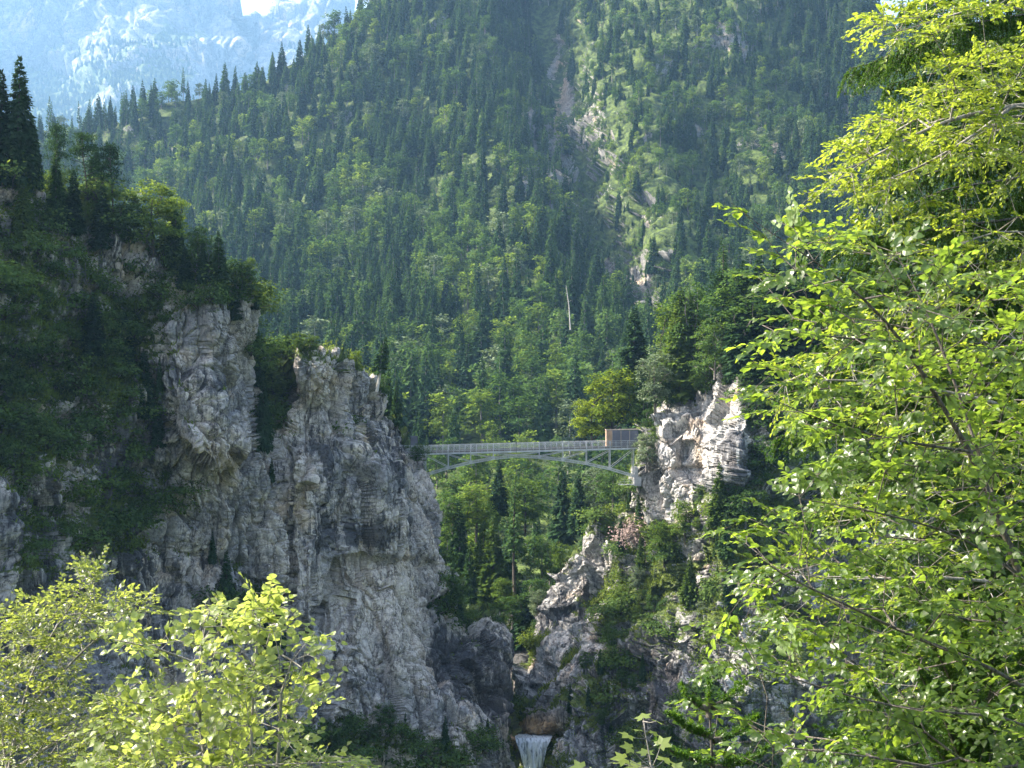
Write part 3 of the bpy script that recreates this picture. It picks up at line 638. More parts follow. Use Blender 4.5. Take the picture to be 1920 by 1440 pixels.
def plant(key, loc, h, rz, label, cat, group=None, single=False, wide=1.0, trunk_only=False):
    t = TP[key]; s = h / t['H']
    if single:
        o = link(bpy.data.objects.new(t['kind'], t['joint'])); o.location = loc; o.rotation_euler = (0, 0, rz); o.scale = (s * wide, s * wide, s)
    else:
        o = empty(t['kind'], loc, rz, (s * wide, s * wide, s))
        if t['kind'] in ('shrub', 'dead_shrub'):
            link(bpy.data.objects.new('twigs' if t['kind'] == 'dead_shrub' else 'leaves', t['crown']), o); link(bpy.data.objects.new('stem', t['trunk']), o)
        else:
            link(bpy.data.objects.new('crown', t['crown']), o); link(bpy.data.objects.new('trunk', t['trunk']), o)
    return tag(o, label, cat, group)
CAT = dict(spruce_tree='spruce', beech_tree='broadleaf tree', whitebeam_tree='broadleaf tree', maple_tree='maple tree', larch_tree='larch', pine_tree='pine', shrub='shrub', dead_shrub='dead shrub')

# depth picture of the rock sheets: what stands in front of what
ZW, ZH = 480, 360
ZB = np.full((ZH, ZW), 1e9)
for nm in ('left_cliff', 'right_cliff', 'gorge_flank', 'mountainside'):
    P = SHEETS[nm]['P'].reshape(-1, 3); x, y = topx(P); xi = (x / 4).astype(int); yi = (y / 4).astype(int)
    m = (xi >= 0) & (xi < ZW) & (yi >= 0) & (yi < ZH); np.minimum.at(ZB, (yi[m], xi[m]), P[m, 1])
for _ in range(2):      # close pinholes
    nb = np.stack([np.roll(ZB, s, a) for s in (1, -1) for a in (0, 1)]); ZB = np.where(ZB > nb.max(0) + 5, np.median(nb, 0), ZB)
FGP = [(1640, -10), (1600, 60), (1640, 200), (1560, 270), (1480, 420), (1440, 480), (1430, 620), (1420, 720), (1450, 860), (1400, 1000), (1390, 1100), (1350, 1200), (1400, 1300), (1420, 1440), (1930, 1450), (1930, -10)]
gx, gy = np.meshgrid(np.arange(ZW) * 4 + 2, np.arange(ZH) * 4 + 2)
ZB[inpoly(gx, gy, FGP)] = 10
ZB[inpoly(gx, gy, [(0, 1150), (160, 1070), (250, 1150), (420, 1130), (500, 1120), (600, 1200), (600, 1440), (0, 1440)])] = 10
ZT = ZB.copy()
def paint(x0, y0, Y, h, R, conic=True):
    """stand a tree in the depth picture; returns how many cells of it show"""
    hp = h / Y * F / 4; rp = R / Y * F / 4; cx, cy_ = x0 / 4, y0 / 4; n = 0
    for yy in range(max(0, int(cy_ - hp)), min(ZH, int(cy_) + 1)):
        u = (cy_ - yy) / hp
        wdt = rp * ((1 - u) if conic else math.sqrt(max(0, 1 - (2 * u - 1.1) ** 2)))
        a, b = max(0, int(cx - wdt)), min(ZW, int(cx + wdt) + 1)
        if b > a:
            seg = ZT[yy, a:b]; m = seg > Y; n += int(m.sum()); seg[m] = Y
    return n

def pick(nm, dens, n, mind, seed, nzmin=-1, ymax=99999, back=True):
    """points on a sheet, by density, no two closer than mind metres"""
    S = SHEETS[nm]; P = S['P']; r = np.random.default_rng(seed)
    du = np.linalg.norm(np.diff(P, axis=1, append=P[:, -1:]), axis=2); dv = np.linalg.norm(np.diff(P, axis=0, append=P[-1:]), axis=2)
    wgt = dens(P, S['X'], S['Y'], S['n'], S['attrs']) * np.clip(du, 0, 20) * np.clip(dv, 0, 20); wgt = np.clip(np.where(S['n'][..., 2] < nzmin, 0, wgt), 0, None)
    if not back: wgt[:S['nback']] = 0
    wf = wgt.ravel() / wgt.sum(); idx = r.choice(len(wf), size=min(n * 4, int((wf > 0).sum())), replace=False, p=wf)
    out = []; grid = {}; Pf = P.reshape(-1, 3)
    for i in idx:
        p = Pf[i]; m = mind if np.isscalar(mind) else mind(p)
        key = tuple((p // 6).astype(int)); ok = True; k = int(m // 6) + 1
        for ax in range(-k, k + 1):
            for ay in range(-k, k + 1):
                for az in range(-k, k + 1):
                    for q in grid.get((key[0] + ax, key[1] + ay, key[2] + az), ()):
                        if (q[0] - p[0]) ** 2 + (q[1] - p[1]) ** 2 + (q[2] - p[2]) ** 2 < m * m: ok = False; break
                    if not ok: break
                if not ok: break
            if not ok: break
        if ok:
            grid.setdefault(key, []).append(p); out.append(i)
            if len(out) >= n: break
    return np.array(out, int), Pf[out]

# ------------------------------------------------------------------ forest on the mountainside
def hdens(P, X, Y, n, A):
    bare = np.clip(blobs(X, Y, HILL_BARE), 0, 1)
    d = (1 - bare * .97) * (.55 + .45 * sig(fbm(P / 40, 2) * 6)); dd, sd = poly_dist(X, Y, GUL); up = Y < 600
    d = d * np.where(up & (dd < 17 + 8 * noise(P / 30)), .01, 1) * np.where(up & (sd * dd * GS > 0) & (dd < 75), .5, 1) * (1 - .5 * blobs(X, Y, [(1230, 300, 170, 230, 1.)]) * up) * np.where(up & (sd * dd * GS < 0) & (dd < 70) & (Y > 170), .35, 1)
    return np.where(Y > 1240, 0, d)
GS = 1 if poly_dist(np.array([1200.]), np.array([300.]), GUL)[1][0] > 0 else -1
ids, pts = pick('mountainside', hdens, 6900, lambda p: 4.2 + 2.6 * TAB[int(abs(p[0] * 13 + p[2] * 7)) & 8191] + (1.0 if p[1] > 500 else 0) - (1.6 if p[1] < 310 else 0), 5)
def odens(P, X, Y, n, A):
    dd, sd = poly_dist(X, Y, GUL)
    return (np.clip(blobs(X, Y, HILL_BARE), 0, 1) + .8 * blobs(X, Y, [(1230, 300, 170, 230, 1.)])) * (Y < 620) * np.where(dd < 12, .05, 1.)
_, pts_small = pick('mountainside', odens, 1300, 4.2, 6)
nbig = len(pts); pts = np.concatenate([pts, pts_small])
px, py = topx(pts)
r = np.random.default_rng(8)
clump = fbm(pts / 38 + 3, 2) + .35 * noise(pts / 11)
lower = np.clip((py - 420) / 300, 0, 1)
cliffy = blobs(px, py, [(650, 460, 120, 70, 1), (860, 520, 120, 70, .5), (1240, 60, 60, 60, .5), (330, 340, 80, 30, .5), (260, 210, 60, 20, .5), (640, 90, 40, 100, .4), (1300, 300, 160, 120, .4), (900, 1000, 120, 160, .8), (1000, 760, 200, 80, .45), (1100, 900, 100, 100, .6)])
pb = sig((clump * 1.5 + cliffy * 1.7 - .5) * 3.2)
isb = r.random(len(pts)) < pb
key = []; hh = []
for i in range(len(pts)):
    q = r.random()
    if isb[i]:
        if q < .5: k = 'fb_mid%d' % r.integers(3)
        elif q < .86: k = 'fb_light%d' % r.integers(2)
        else: k = 'fb_grey0'
        h = r.uniform(11, 18)
    else:
        if q < .46: k = 'fs_dark%d' % r.integers(4)
        elif q < .92: k = 'fs_mid%d' % r.integers(4)
        else: k = 'fs_thin%d' % r.integers(2)
        h = r.uniform(15, 26) if r.random() < .8 else r.uniform(9, 16)
    if py[i] > 860: h *= r.uniform(.45, .8)
    if py[i] < 560 and px[i] > 1080 and px[i] < 1480: h *= .78
    if i >= nbig:
        h = r.uniform(2.5, 8)
        k = ['fb_mid%d' % r.integers(3), 'fb_light%d' % r.integers(2), 'fs_mid%d' % r.integers(4)][r.integers(3)]; isb[i] = k[1] == 'b'
    key.append(k); hh.append(h)
key = np.array(key); hh = np.array(hh)
order = np.argsort(pts[:, 1]); shown = np.zeros(len(pts), int)
# manual trees are painted before the hillside (they stand in front); filled in below
HILL_TREES = (ids, pts, px, py, key, hh, isb, order, shown)
log('hill trees', len(pts))

def zone(x, y):
    if y > 900 and x > 780 and x < 1250: return 'in the gorge below the footbridge'
    if y > 760: return 'directly above the footbridge railing' if x < 1240 else 'right of the bridge shelter'
    if y > 640: return ('left of' if x < 860 else 'between the') + (' the leaning pine on the cliff' if x < 700 else ' leaning pine and the bridge' if x < 860 else ' two cliffs above the bridge' if x < 1010 else ' bridge and the yellow maple')
    if y > 540: return 'behind the grassy top of the main cliff' if x < 720 else 'in the dense wood at the foot of the mountain' if x < 1000 else 'at the mouth of the ravine'
    if y > 420: return 'right of the shaded buttress' if x < 620 else 'halfway down the broad wooded slope' if x < 900 else 'on the lower left flank of the ravine' if x < 1120 else 'on the grassy lower right flank of the ravine' if x < 1330 else 'above the tall pine of the right cliff'
    if y > 300: return 'behind the bright beech on the left cliff' if x < 420 else 'in the middle of the broad wooded slope' if x < 800 else 'on the rocky spur left of the ravine' if x < 1080 else 'on the rocky right side of the ravine' if x < 1330 else 'beside the bare crags near the right branches'
    if y > 170: return 'on the hazy ridge under the rocky peak' if x < 400 else 'on the upper wooded slope under the ridge' if x < 800 else 'left of the upper ravine' if x < 1070 else 'on the ledges right of the upper ravine' if x < 1330 else 'below the high pale crag'
    return 'on the ridge line under the rocky peak' if x < 640 else 'at the top of the wooded slope' if x < 980 else 'beside the top of the ravine' if x < 1200 else 'at the upper right of the mountain'
TONE = dict(fs_dark='dark green', fs_mid='mid green', fs_thin='bare-stemmed slender', fb_mid='green round-crowned', fb_light='bright yellow-green', fb_grey='silvery grey-green',
            ms_dark='dark green', ms_mid='mid green', ms_light='light green', ms_bare='thin bare-stemmed', mb_mid='green round-crowned', mb_light='bright yellow-green', mb_yellow='yellow-green', mb_grey='silvery grey-green', sh_dark='dark green', sh_light='light green', mp_dark='dark')
def tone(k): return TONE[k.rstrip('0123456789')]

# ------------------------------------------------------------------ trees placed one by one
def snap(x, y, names=('left_cliff', 'right_cliff', 'gorge_flank', 'mountainside')):
    """the nearest rock surface seen at that pixel"""
    best = None
    for nm in names:
        S = SHEETS[nm]; P = S['P']
        if '_px' not in S: S['_px'] = topx(P.reshape(-1, 3))
        X, Y = S['_px']; d = (X - x) ** 2 + (Y - y) ** 2; m = np.where(d < 60)[0]
        if len(m):
            i = m[np.argmin(P.reshape(-1, 3)[m, 1])]; p = P.reshape(-1, 3)[i]
            if best is None or p[1] < best[1]: best = p
    return best
def top_y(nm, x, drop=6):
    """rim of a cliff at px column x: a point just behind it"""
    S = SHEETS[nm]; X, Y = topx(S['P']); m = np.abs(X - x) < 5; k = np.where(m, Y, 1e9); i = np.unravel_index(np.argmin(k), k.shape); return S['P'][i]
manual = []     # key, px, py of the foot (None: the rim), px height, label, depth or None, wide
def mt(k, x, y, hp, label, Y=None, wide=1., rz=None, sink=.3): manual.append((k, x, y, hp, label, Y, wide, rz, sink))
L, Rc, Hs = 'left_cliff', 'right_cliff', 'mountainside'
mt('ms_dark0', 38, 345, 240, 'tallest dark spruce at the left edge, rising from the cliff top', wide=1.05)
mt('ms_dark1', 4, 345, 225, 'dark spruce cut by the left border, beside the tallest spruce', wide=1.05)
mt('ms_mid0', 22, 385, 175, 'green spruce in front of the two tallest spruces on the left cliff', wide=1.1)
mt('ms_dark2', 70, 350, 115, 'small dark spruce right of the tallest spruce on the left cliff')
mt('mp_dark0', 98, 372, 145, 'slim pine with a bare pale stem on the left cliff', wide=.9)
mt('ms_mid1', 108, 420, 160, 'sunlit green spruce low beside the slim bare-stemmed pine')
mt('ms_light0', 45, 440, 150, 'yellow-green spruce at the left edge of the cliff top')
mt('mp_dark1', 158, 400, 150, 'broad dark pine left of the bright beech on the cliff', wide=1.3)
mt('ms_dark0', 176, 420, 160, 'dark spruce behind the broad pine left of the beech', wide=1.2)
mt('mp_dark2', 207, 410, 150, 'dark pine touching the left side of the bright beech', wide=1.0)
mt('ms_dark2', 135, 440, 120, 'low dark spruce under the broad pine on the left cliff', wide=1.3)
mt('ms_dark1', 190, 470, 120, 'low dark spruce below the pines left of the beech', wide=1.5)
mt('mb_light0', 286, 478, 150, 'bright sunlit beech crowning the left cliff', wide=1.15)
mt('mb_light1', 330, 490, 130, 'right half of the bright beech clump, yellower at its tips', wide=.9)
mt('mb_mid2', 245, 470, 110, 'green tree tucked under the left side of the bright beech', wide=.9)
mt('ms_mid2', 322, 502, 115, 'olive spruce in front of the right side of the bright beech', wide=1.5)
mt('mb_mid0', 378, 518, 90, 'dark round-topped tree right of the bright beech', wide=1.0)
mt('ms_mid0', 416, 552, 125, 'lone brownish spruce standing clear on the buttress top', wide=1.3)
mt('mb_mid1', 457, 580, 105, 'open-crowned tree at the outer corner of the buttress', wide=.8)
mt('mb_light2', 470, 545, 62, 'small yellow-green tree behind the outer corner of the buttress', wide=.8)
mt('ms_dark1', 350, 535, 80, 'short dark spruce between the beech and the lone spruce', wide=1.6)
mt('ms_dark2', 445, 600, 70, 'squat dark spruce hanging over the buttress edge', wide=1.7)
# main cliff top
mt('mb_light0', 560, 655, 42, 'low bright bush on the grassy top of the main cliff', wide=1.2)
mt('mb_light1', 582, 655, 38, 'low bright bush right of the other on the grassy cliff top', wide=1.2)
mt('ms_mid1', 536, 655, 46, 'small green spruce on the left of the grassy cliff top', wide=1.3)
mt('mp_lean', 703, 728, 100, 'leaning pine with a long bare pale trunk on the main cliff', wide=1.3, rz=0., Y=163.)
mt('mb_light2', 676, 705, 52, 'light green tree left of the leaning pine', wide=.9)
mt('ms_dark0', 733, 772, 85, 'dark spruce below the leaning pine', wide=1.0)
mt('ms_mid1', 750, 800, 90, 'dark green spruce at the lower end of the main cliff top', wide=1.0)
mt('mb_mid1', 722, 750, 60, 'green tree right under the leaning pine', wide=.8)
mt('ms_dark1', 496, 840, 150, 'slim dark spruce standing in the cleft of the left cliff', wide=.9)
mt('ms_dark0', 430, 1180, 150, 'dark spruce at the foot of the buttress wall', wide=1.)
mt('ms_dark2', 505, 1240, 120, 'dark spruce between the buttress foot and the linden', wide=1.2)
mt('ms_dark1', 530, 1210, 90, 'small dark spruce against the wall above the linden', wide=1.2)
mt('ms_dark1', 240, 690, 110, 'dark spruce clinging to the middle of the shaded slope', wide=1.4)
mt('ms_dark0', 275, 780, 130, 'dark pine-like tree halfway down the shaded slope', wide=1.4)
mt('ms_mid1', 302, 745, 75, 'light-tipped small spruce left of the buttress face', wide=.8)
mt('ms_dark2', 300, 840, 90, 'small dark spruce under the left side of the buttress', wide=1.1)
mt('ms_dark1', 180, 660, 110, 'dark spruce in the upper part of the shaded slope', wide=1.5)
# right cliff
mt('ms_dark0', 1190, 790, 215, 'tall dark spruce above the bridge shelter', Y=212, wide=1.45)
mt('mb_yellow0', 1148, 815, 130, 'large yellow maple above the right end of the bridge', Y=206, wide=1.15)
mt('mb_yellow0', 1110, 835, 90, 'lower left part of the yellow maple clump above the bridge', Y=208, wide=1.3, rz=2.)
mt('mb_mid0', 1206, 812, 100, 'dark green tree between the maple and the white cliff', Y=204, wide=1.1)
mt('mb_grey0', 1248, 745, 105, 'silvery tree on the edge of the white cliff', wide=1.3)
mt('ms_light0', 1272, 740, 210, 'tall yellow-green larch on the right cliff', wide=1.3)
mt('ms_light1', 1302, 720, 170, 'light green larch right of the tallest larch', wide=1.2)
mt('ms_mid0', 1322, 700, 170, 'green spruce between the larches and the tall pine', wide=1.3)
mt('ms_bare0', 1357, 700, 250, 'tall pine with a bare dark trunk on the right cliff', wide=1.5)
mt('mp_dark0', 1350, 685, 180, 'dark pine behind the tall bare-trunked pine', wide=1.4)
mt('mb_mid1', 1293, 735, 100, 'leafy green tree over the top of the white cliff', wide=1.2)
mt('ms_mid2', 1245, 765, 130, 'green spruce on the left shoulder of the white cliff', Y=200, wide=1.2)
for i, (x, y, hp, k, lb) in enumerate([(1395, 700, 215, 'ms_dark1', 'dark spruce right of the tall pine on the right cliff'), (1425, 705, 230, 'ms_dark2', 'tall dark spruce in the shaded row of the right cliff'), (1455, 700, 220, 'ms_dark0', 'third dark spruce of the shaded row on the right cliff'),
                                   (1490, 690, 225, 'ms_dark1', 'dark spruce at the branches end of the shaded row'), (1525, 690, 240, 'ms_dark2', 'dark spruce half hidden by the large leaves'), (1410, 690, 190, 'mb_mid2', 'dark leafy tree inside the shaded row of spruces'), (1475, 690, 180, 'mb_mid0', 'leafy tree between dark spruces behind the near branches'),
                                   (1510, 520, 120, 'ms_dark0', 'dark spruce top just left of the near branches')]):
    mt(k, x, y, hp, lb, Y=(178 if i < 7 else 230) , wide=1.25)
mt('ms_mid1', 1370, 960, 110, 'dark spruce leaning on the right foot of the white cliff', wide=1.3)
mt('ms_light1', 1342, 985, 120, 'yellow-green young larch below the bright rock niche', wide=1.2)
mt('mp_dark1', 1362, 955, 85, 'small pine on the ledge right of the bright rock niche', wide=1.2)
mt('ms_light0', 1196, 1085, 90, 'orange-tinged young larch below the dead shrub', wide=.9)
mt('mb_grey0', 1170, 950, 60, 'silvery bush under the bridge bearing', wide=1.2)
mt('mb_light0', 1262, 738, 185, 'bright leafy tree among the larches on the white cliff', wide=.8)
mt('mb_mid1', 1300, 722, 205, 'tall leafy green tree left of the tall pine', wide=.75)
mt('mb_grey0', 1232, 772, 120, 'silvery leafy tree on the left shoulder of the white cliff', wide=1.15)
mt('mb_mid2', 1322, 745, 90, 'leafy bush hanging over the top of the white cliff', wide=1.2)
for i, (x, y, hp, k, lb) in enumerate([(1432, 820, 130, 'mb_mid2', 'dark leafy tree on the shaded right side of the white cliff'), 
                                   (1425, 920, 110, 'mb_mid0', 'leafy dark tree low on the right side of the white cliff'), (1462, 870, 130, 'ms_dark0', 'dark spruce beside the near leaves right of the white cliff'), (1405, 1000, 100, 'mb_mid1', 'leafy dark tree below the right side of the white cliff'), (1360, 1040, 90, 'ms_mid0', 'green spruce on the rib under the white cliff'),
                                   (1280, 1010, 80, 'mb_light2', 'bright bush on the rib under the white cliff'), (1240, 1060, 85, 'mb_light1', 'yellow-green leafy tree on the slope below the bridge bearing'), (1290, 1130, 95, 'ms_light1', 'light young larch low on the ribs of the right cliff')]):
    mt(k, x, y, hp, lb, wide=1.3)
# inner gorge
mt('ms_dark1', 985, 1185, 95, 'dark spruce in the throat of the gorge above the black wall', Y=218, wide=1.5)
mt('mb_mid1', 1008, 1150, 70, 'dark green tree squeezed between the spur and the black wall', Y=216, wide=1.3)
mt('mb_mid0', 960, 1175, 60, 'low green tree on the rim of the black wall', Y=214, wide=1.3)
mt('mb_grey0', 1212, 880, 72, 'grey-green bush hiding the right end of the footbridge', Y=187.5, wide=1.15)
mt('mb_light1', 1232, 835, 50, 'yellow-green bush on the ledge behind the bridge shelter', Y=189, wide=1.1)
mt('mb_mid2', 783, 872, 44, 'dark bush hiding the left end of the footbridge', Y=178, wide=1.6)
mt('mb_light0', 893, 1010, 110, 'pale green round tree in the gorge under the bridge', Y=232, wide=1.2)
mt('ms_light0', 925, 1130, 165, 'sunlit yellow-green larch in the gorge', Y=226, wide=1.25)
mt('ms_light1', 905, 1090, 120, 'bright larch leaning against the sunlit one in the gorge', Y=228, wide=1.1)
mt('ms_bare0', 965, 1112, 225, 'tall thin conifer with a bare trunk in the gorge', Y=222, wide=1.3)
mt('ms_dark1', 935, 965, 105, 'dark spruce right under the middle of the bridge', Y=236, wide=1.3)
mt('mb_light1', 985, 1000, 110, 'bright tree under the bridge, right of the dark spruce', Y=236, wide=1.2)
mt('ms_dark0', 1055, 1020, 140, 'dark spruce left of the rock spur in the gorge', Y=226, wide=1.3)
mt('mb_mid0', 1015, 1110, 110, 'green tree at the foot of the gorge slope', Y=224, wide=1.1)
mt('ms_mid1', 1045, 1100, 80, 'small spruce on the edge of the rock spur', Y=220, wide=1.2)
mt('mb_light2', 945, 1150, 70, 'bright bush at the lowest tip of the gorge wood', Y=218, wide=1.1)
mt('mb_grey0', 1120, 980, 110, 'silvery tree under the right half of the bridge', Y=226, wide=1.3)
mt('mb_mid1', 1150, 960, 90, 'green tree between the spur and the bridge bearing', Y=214, wide=1.3)
mt('ms_dark2', 1085, 1000, 120, 'dark spruce on the crest of the spur below the bridge', Y=222, wide=1.2)
mt('ms_mid0', 860, 1080, 140, 'green spruce beside the right edge of the main cliff', Y=228, wide=1.3)
mt('mb_mid2', 848, 1010, 90, 'leafy tree close to the main cliff under the bridge', Y=230, wide=1.2)
mt('ms_mid2', 880, 1130, 110, 'green spruce just right of the grassy cliff corner', Y=222, wide=1.2)
lab_seen = {}
placed = 0
for (k, x, y, hp, lb, Y, wide, rz, sink) in manual:
    if Y is None:
        p = snap(x, y)
        if p is None or p[1] > 260: p = at(x, y, {True: 145., False: 200.}[x < 700])
    else: p = at(x, y, Y)
    h = hp / F * p[1]; t = TP[k]
    plant(k, (p[0], p[1] + sink, p[2] - .2), h, rz if rz is not None else (x * 1.7) % 6.28, lb, CAT[t['kind']], wide=wide)
    paint(x, y, p[1], h, t['R'] * h / t['H'] * wide, t['kind'] in ('spruce_tree', 'larch_tree')); placed += 1
log('manual trees', placed)

# ------------------------------------------------------------------ shrubs and small trees on the rock
COUNT = {}
def scatter(nm, dens, n, mind, seed, keys, hrange, gname, lfun, **kw):
    ids, pp = pick(nm, dens, n, mind, seed, **kw); r = np.random.default_rng(seed + 1); nn = SHEETS[nm]['n'].reshape(-1, 3)[ids]
    x, y = topx(pp); c = 0
    for i in np.argsort(pp[:, 1]):
        k = keys[r.integers(len(keys))]; t = TP[k]; h = r.uniform(*hrange); rr = t['R'] * h / t['H']; wd = 1.0
        if t['kind'] == 'shrub': h = min(h, 2.6); rr = t['R'] * h / t['H']; wd = r.uniform(.8, 1.4)
        if 940 < x[i] < 1052 and y[i] > 1340: continue
        if x[i] < -30 or x[i] > 1560 or y[i] > 1470: continue
        if paint(x[i], y[i], pp[i, 1] - .5, h, rr * wd, False) < 1: continue
        q = pp[i] + nn[i] * .15
        lb = lfun(k, x[i], y[i], h); zn = (szone if nm == 'left_cliff' else rzone)(x[i], y[i])
        plant(k, tuple(q), h, r.random() * 6.28, lb, CAT[t['kind']], 'shrubs and small trees ' + zn, single=(h / pp[i, 1] * F < 16), wide=wd); c += 1
    log('scatter', gname, c)
def szone(x, y):
    if x < 310:
        v = 'high up' if y < 600 else 'in the upper middle' if y < 760 else 'in the lower middle' if y < 920 else 'low down'
        return '%s on the shaded slope, %s' % (v, 'by the left border' if x < 100 else 'in its centre' if x < 200 else 'next to the buttress')
    if x < 480: return 'on top of the buttress' if y < 610 else 'on the face of the buttress' if y < 860 else 'below the overhang of the buttress' if y < 1000 else 'on the wall behind the near beech'
    if x < 600 and y < 860: return 'in the dark cleft beside the buttress'
    if y < 860: return 'on the upper edge of the main cliff'
    if y < 1080: return 'on the streaked middle of the main cliff'
    if y < 1300: return 'on the pale lower face of the main cliff' if x < 830 else 'on the wet black wall above the waterfall'
    return 'in the dark thicket at the foot of the main cliff'
def rzone(x, y):
    if y < 760: return 'on top of the white cliff'
    if y < 940: return 'beside the bridge shelter' if x < 1240 else 'on the sunlit face of the white cliff' if x < 1350 else 'on the shaded right of the white cliff'
    if x < 1160: return 'on the slabs of the rock spur' if y > 1080 else 'on the crest of the rock spur'
    if y < 1080: return 'below the bridge bearing' if x < 1260 else 'on the ribs under the white cliff'
    if y < 1220: return 'between the spur and the ribs' if x < 1260 else 'on the lower ribs of the right cliff'
    return 'on the dark flank above the waterfall' if x < 1200 else 'low on the dark flank by the near leaves'
sz = lambda h: 'small' if h < 1.7 else 'middling' if h < 2.6 else 'large'
rim = lambda P: (np.arange(P.shape[0])[:, None] >= 4)
LV = LEFT_VEG
def ldens(P, X, Y, n, A): return (blobs(X, Y, [v for v in LV if v[:2] not in ((570, 665), (640, 690), (740, 780))]) * np.where((X > 480) & (Y < 700), .1, 1.) + .04) * (A['moss'] > .25) * rim(P) * (1 - .85 * np.clip(blobs(X, Y, [(700, 1100, 110, 160, 1), (600, 950, 80, 120, 1), (400, 760, 70, 80, 1)]), 0, 1))
scatter('left_cliff', ldens, 290, 1.6, 21, ['sh_dark0', 'sh_dark1', 'sh_dark2', 'sh_dark0', 'sh_dark1', 'sh_light0'], (1.1, 2.6), 'shrubs on the left rock wall', lambda k, x, y, h: '%s %s shrub %s' % (sz(h), tone(k), szone(x, y)))
def ltop(P, X, Y, n, A): return np.where(np.arange(P.shape[0])[:, None] < 30, 1., 0) * ((X < 480) * 1. + .0 * (X > 720) * (X < 800)) * (X > -60) * np.where((X > 222) & (X < 365), .15, 1.)
scatter('left_cliff', ltop, 90, 2.6, 23, ['sh_dark0', 'sh_dark1', 'ms_dark0', 'mb_mid0', 'mb_mid1', 'ms_dark2', 'sh_light1'], (2.2, 5.5), 'low growth along the left cliff top', lambda k, x, y, h: '%s %s %s %s' % (sz(h), tone(k), CAT[TP[k]['kind']].split()[0] if k[:2] != 'mb' else 'leafy bush', szone(x, y)))
def chim(P, X, Y, n, A): return blobs(X, Y, [(504, 730, 20, 85, 1), (600, 1400, 140, 30, .8), (760, 1410, 120, 22, .7), (880, 1130, 40, 40, .6), (440, 1130, 60, 60, .4), (500, 1300, 60, 80, .6)])
scatter('left_cliff', chim, 80, 1.6, 25, ['ms_dark0', 'sh_dark0', 'sh_dark2', 'mb_mid0', 'ms_dark1'], (1.8, 4.6), 'dark growth in the clefts of the left wall', lambda k, x, y, h: '%s %s %s %s' % (sz(h), tone(k), CAT[TP[k]['kind']].split()[0] if k[:2] != 'mb' else 'leafy bush', szone(x, y)), back=False)
def rdens(P, X, Y, n, A): return np.clip(1 - blobs(X, Y, RIGHT_BARE), 0, 1) * (A['moss'] > .4) * rim(P) * (X < 1560)
scatter('right_cliff', rdens, 260, 1.8, 31, ['sh_light0', 'sh_light1', 'sh_dark0', 'mb_mid0', 'mb_light0', 'ms_mid0', 'mb_grey0', 'sh_dark1', 'ms_light1', 'mb_mid2', 'ms_dark1'], (1.6, 5.2), 'bushes on the right rock wall', lambda k, x, y, h: '%s %s %s %s' % (sz(h * .7), tone(k), CAT[TP[k]['kind']].split()[0] if k[:2] != 'mb' else 'leafy bush', rzone(x, y)))
def rtop(P, X, Y, n, A): return np.where(np.arange(P.shape[0])[:, None] < 40, 1., 0) * (X > 1225) * (X < 1560)
scatter('right_cliff', rtop, 70, 2.0, 33, ['ms_dark0', 'mb_mid1', 'ms_mid1', 'mb_mid0', 'ms_light0', 'mp_dark0'], (4, 9), 'small trees along the right cliff top', lambda k, x, y, h: '%s %s %s %s' % (sz(h * .35), tone(k), CAT[TP[k]['kind']].split()[0] if k[:2] != 'mb' else 'leafy tree', rzone(x, y)))
def ndens(P, X, Y, n, A): return (A['moss'] > .3) * (X < 1560) * 1.
scatter('gorge_flank', ndens, 170, 1.7, 35, ['sh_dark0', 'mb_mid0', 'ms_dark0', 'sh_dark1', 'mb_mid1'], (1.6, 4.4), 'bushes on the shaded gorge flank', lambda k, x, y, h: '%s %s %s %s' % (sz(h * .7), tone(k), CAT[TP[k]['kind']].split()[0] if k[:2] != 'mb' else 'leafy bush', rzone(x, y)))
p = snap(1185, 1010)
plant('sh_dead', (p[0], p[1] - .5, p[2]), 3.2, 1., 'dead reddish-brown shrub with bare twigs under the bridge bearing', 'dead shrub')
# bare standing trunk in the wood
mb = MB(); mb.tube([[0, 0, -1], [.15, 0, 6], [-.25, 0, 12]], [.2, .15, .06], 7); mb.bar([.1, 0, 7], [1.0, .2, 7.6], .08); mb.bar([0, 0, 9.4], [-.8, .1, 9.9], .07)
q = at(1069, 612, 372.); o = mb.build('dead_tree', M['bark_pale']); o.location = q; o.rotation_euler = (0, -.08, 0); tag(o, 'bare pale dead trunk sticking out of the wood above the bridge', 'dead tree')

# grass tufts on every mossy ledge of the near rock
def tufts():
    r = np.random.default_rng(77); Q = []
    for nm, n, dens in (('left_cliff', 9000, lambda P, X, Y, nr, A: np.clip(A['moss'] - .35, 0, 1) * (1 + 2 * (X < 700))), ('right_cliff', 9000, lambda P, X, Y, nr, A: np.clip(A['moss'] - .35, 0, 1) * (X < 1500)), ('gorge_flank', 2500, lambda P, X, Y, nr, A: np.clip(A['moss'] - .35, 0, 1) * (X < 1500))):
        S = SHEETS[nm]; w_ = dens(S['P'], S['X'], S['Y'], S['n'], S['attrs']) * np.clip(S['n'][..., 2] + .5, .05, 1.5); w_ = w_.ravel(); w_ /= w_.sum()
        i = r.choice(len(w_), n, p=w_); p = S['P'].reshape(-1, 3)[i]; nr = S['n'].reshape(-1, 3)[i]
        for k in range(7):
            d = unit(nr * .5 + np.array([0, 0, .55]) + rv(r, n, .5)); sd = unit(np.cross(d, rv(r, n))); L = r.uniform(.2, .62, n)
            Q.append(kites(p + rv(r, n, .15) + nr * .03, d, sd, L, L * .28, .16))
    mb = MB(); mb.quads(np.concatenate(Q)); o = mb.build('ledge_grass', M['grass']); o['kind'] = 'stuff'
tufts()

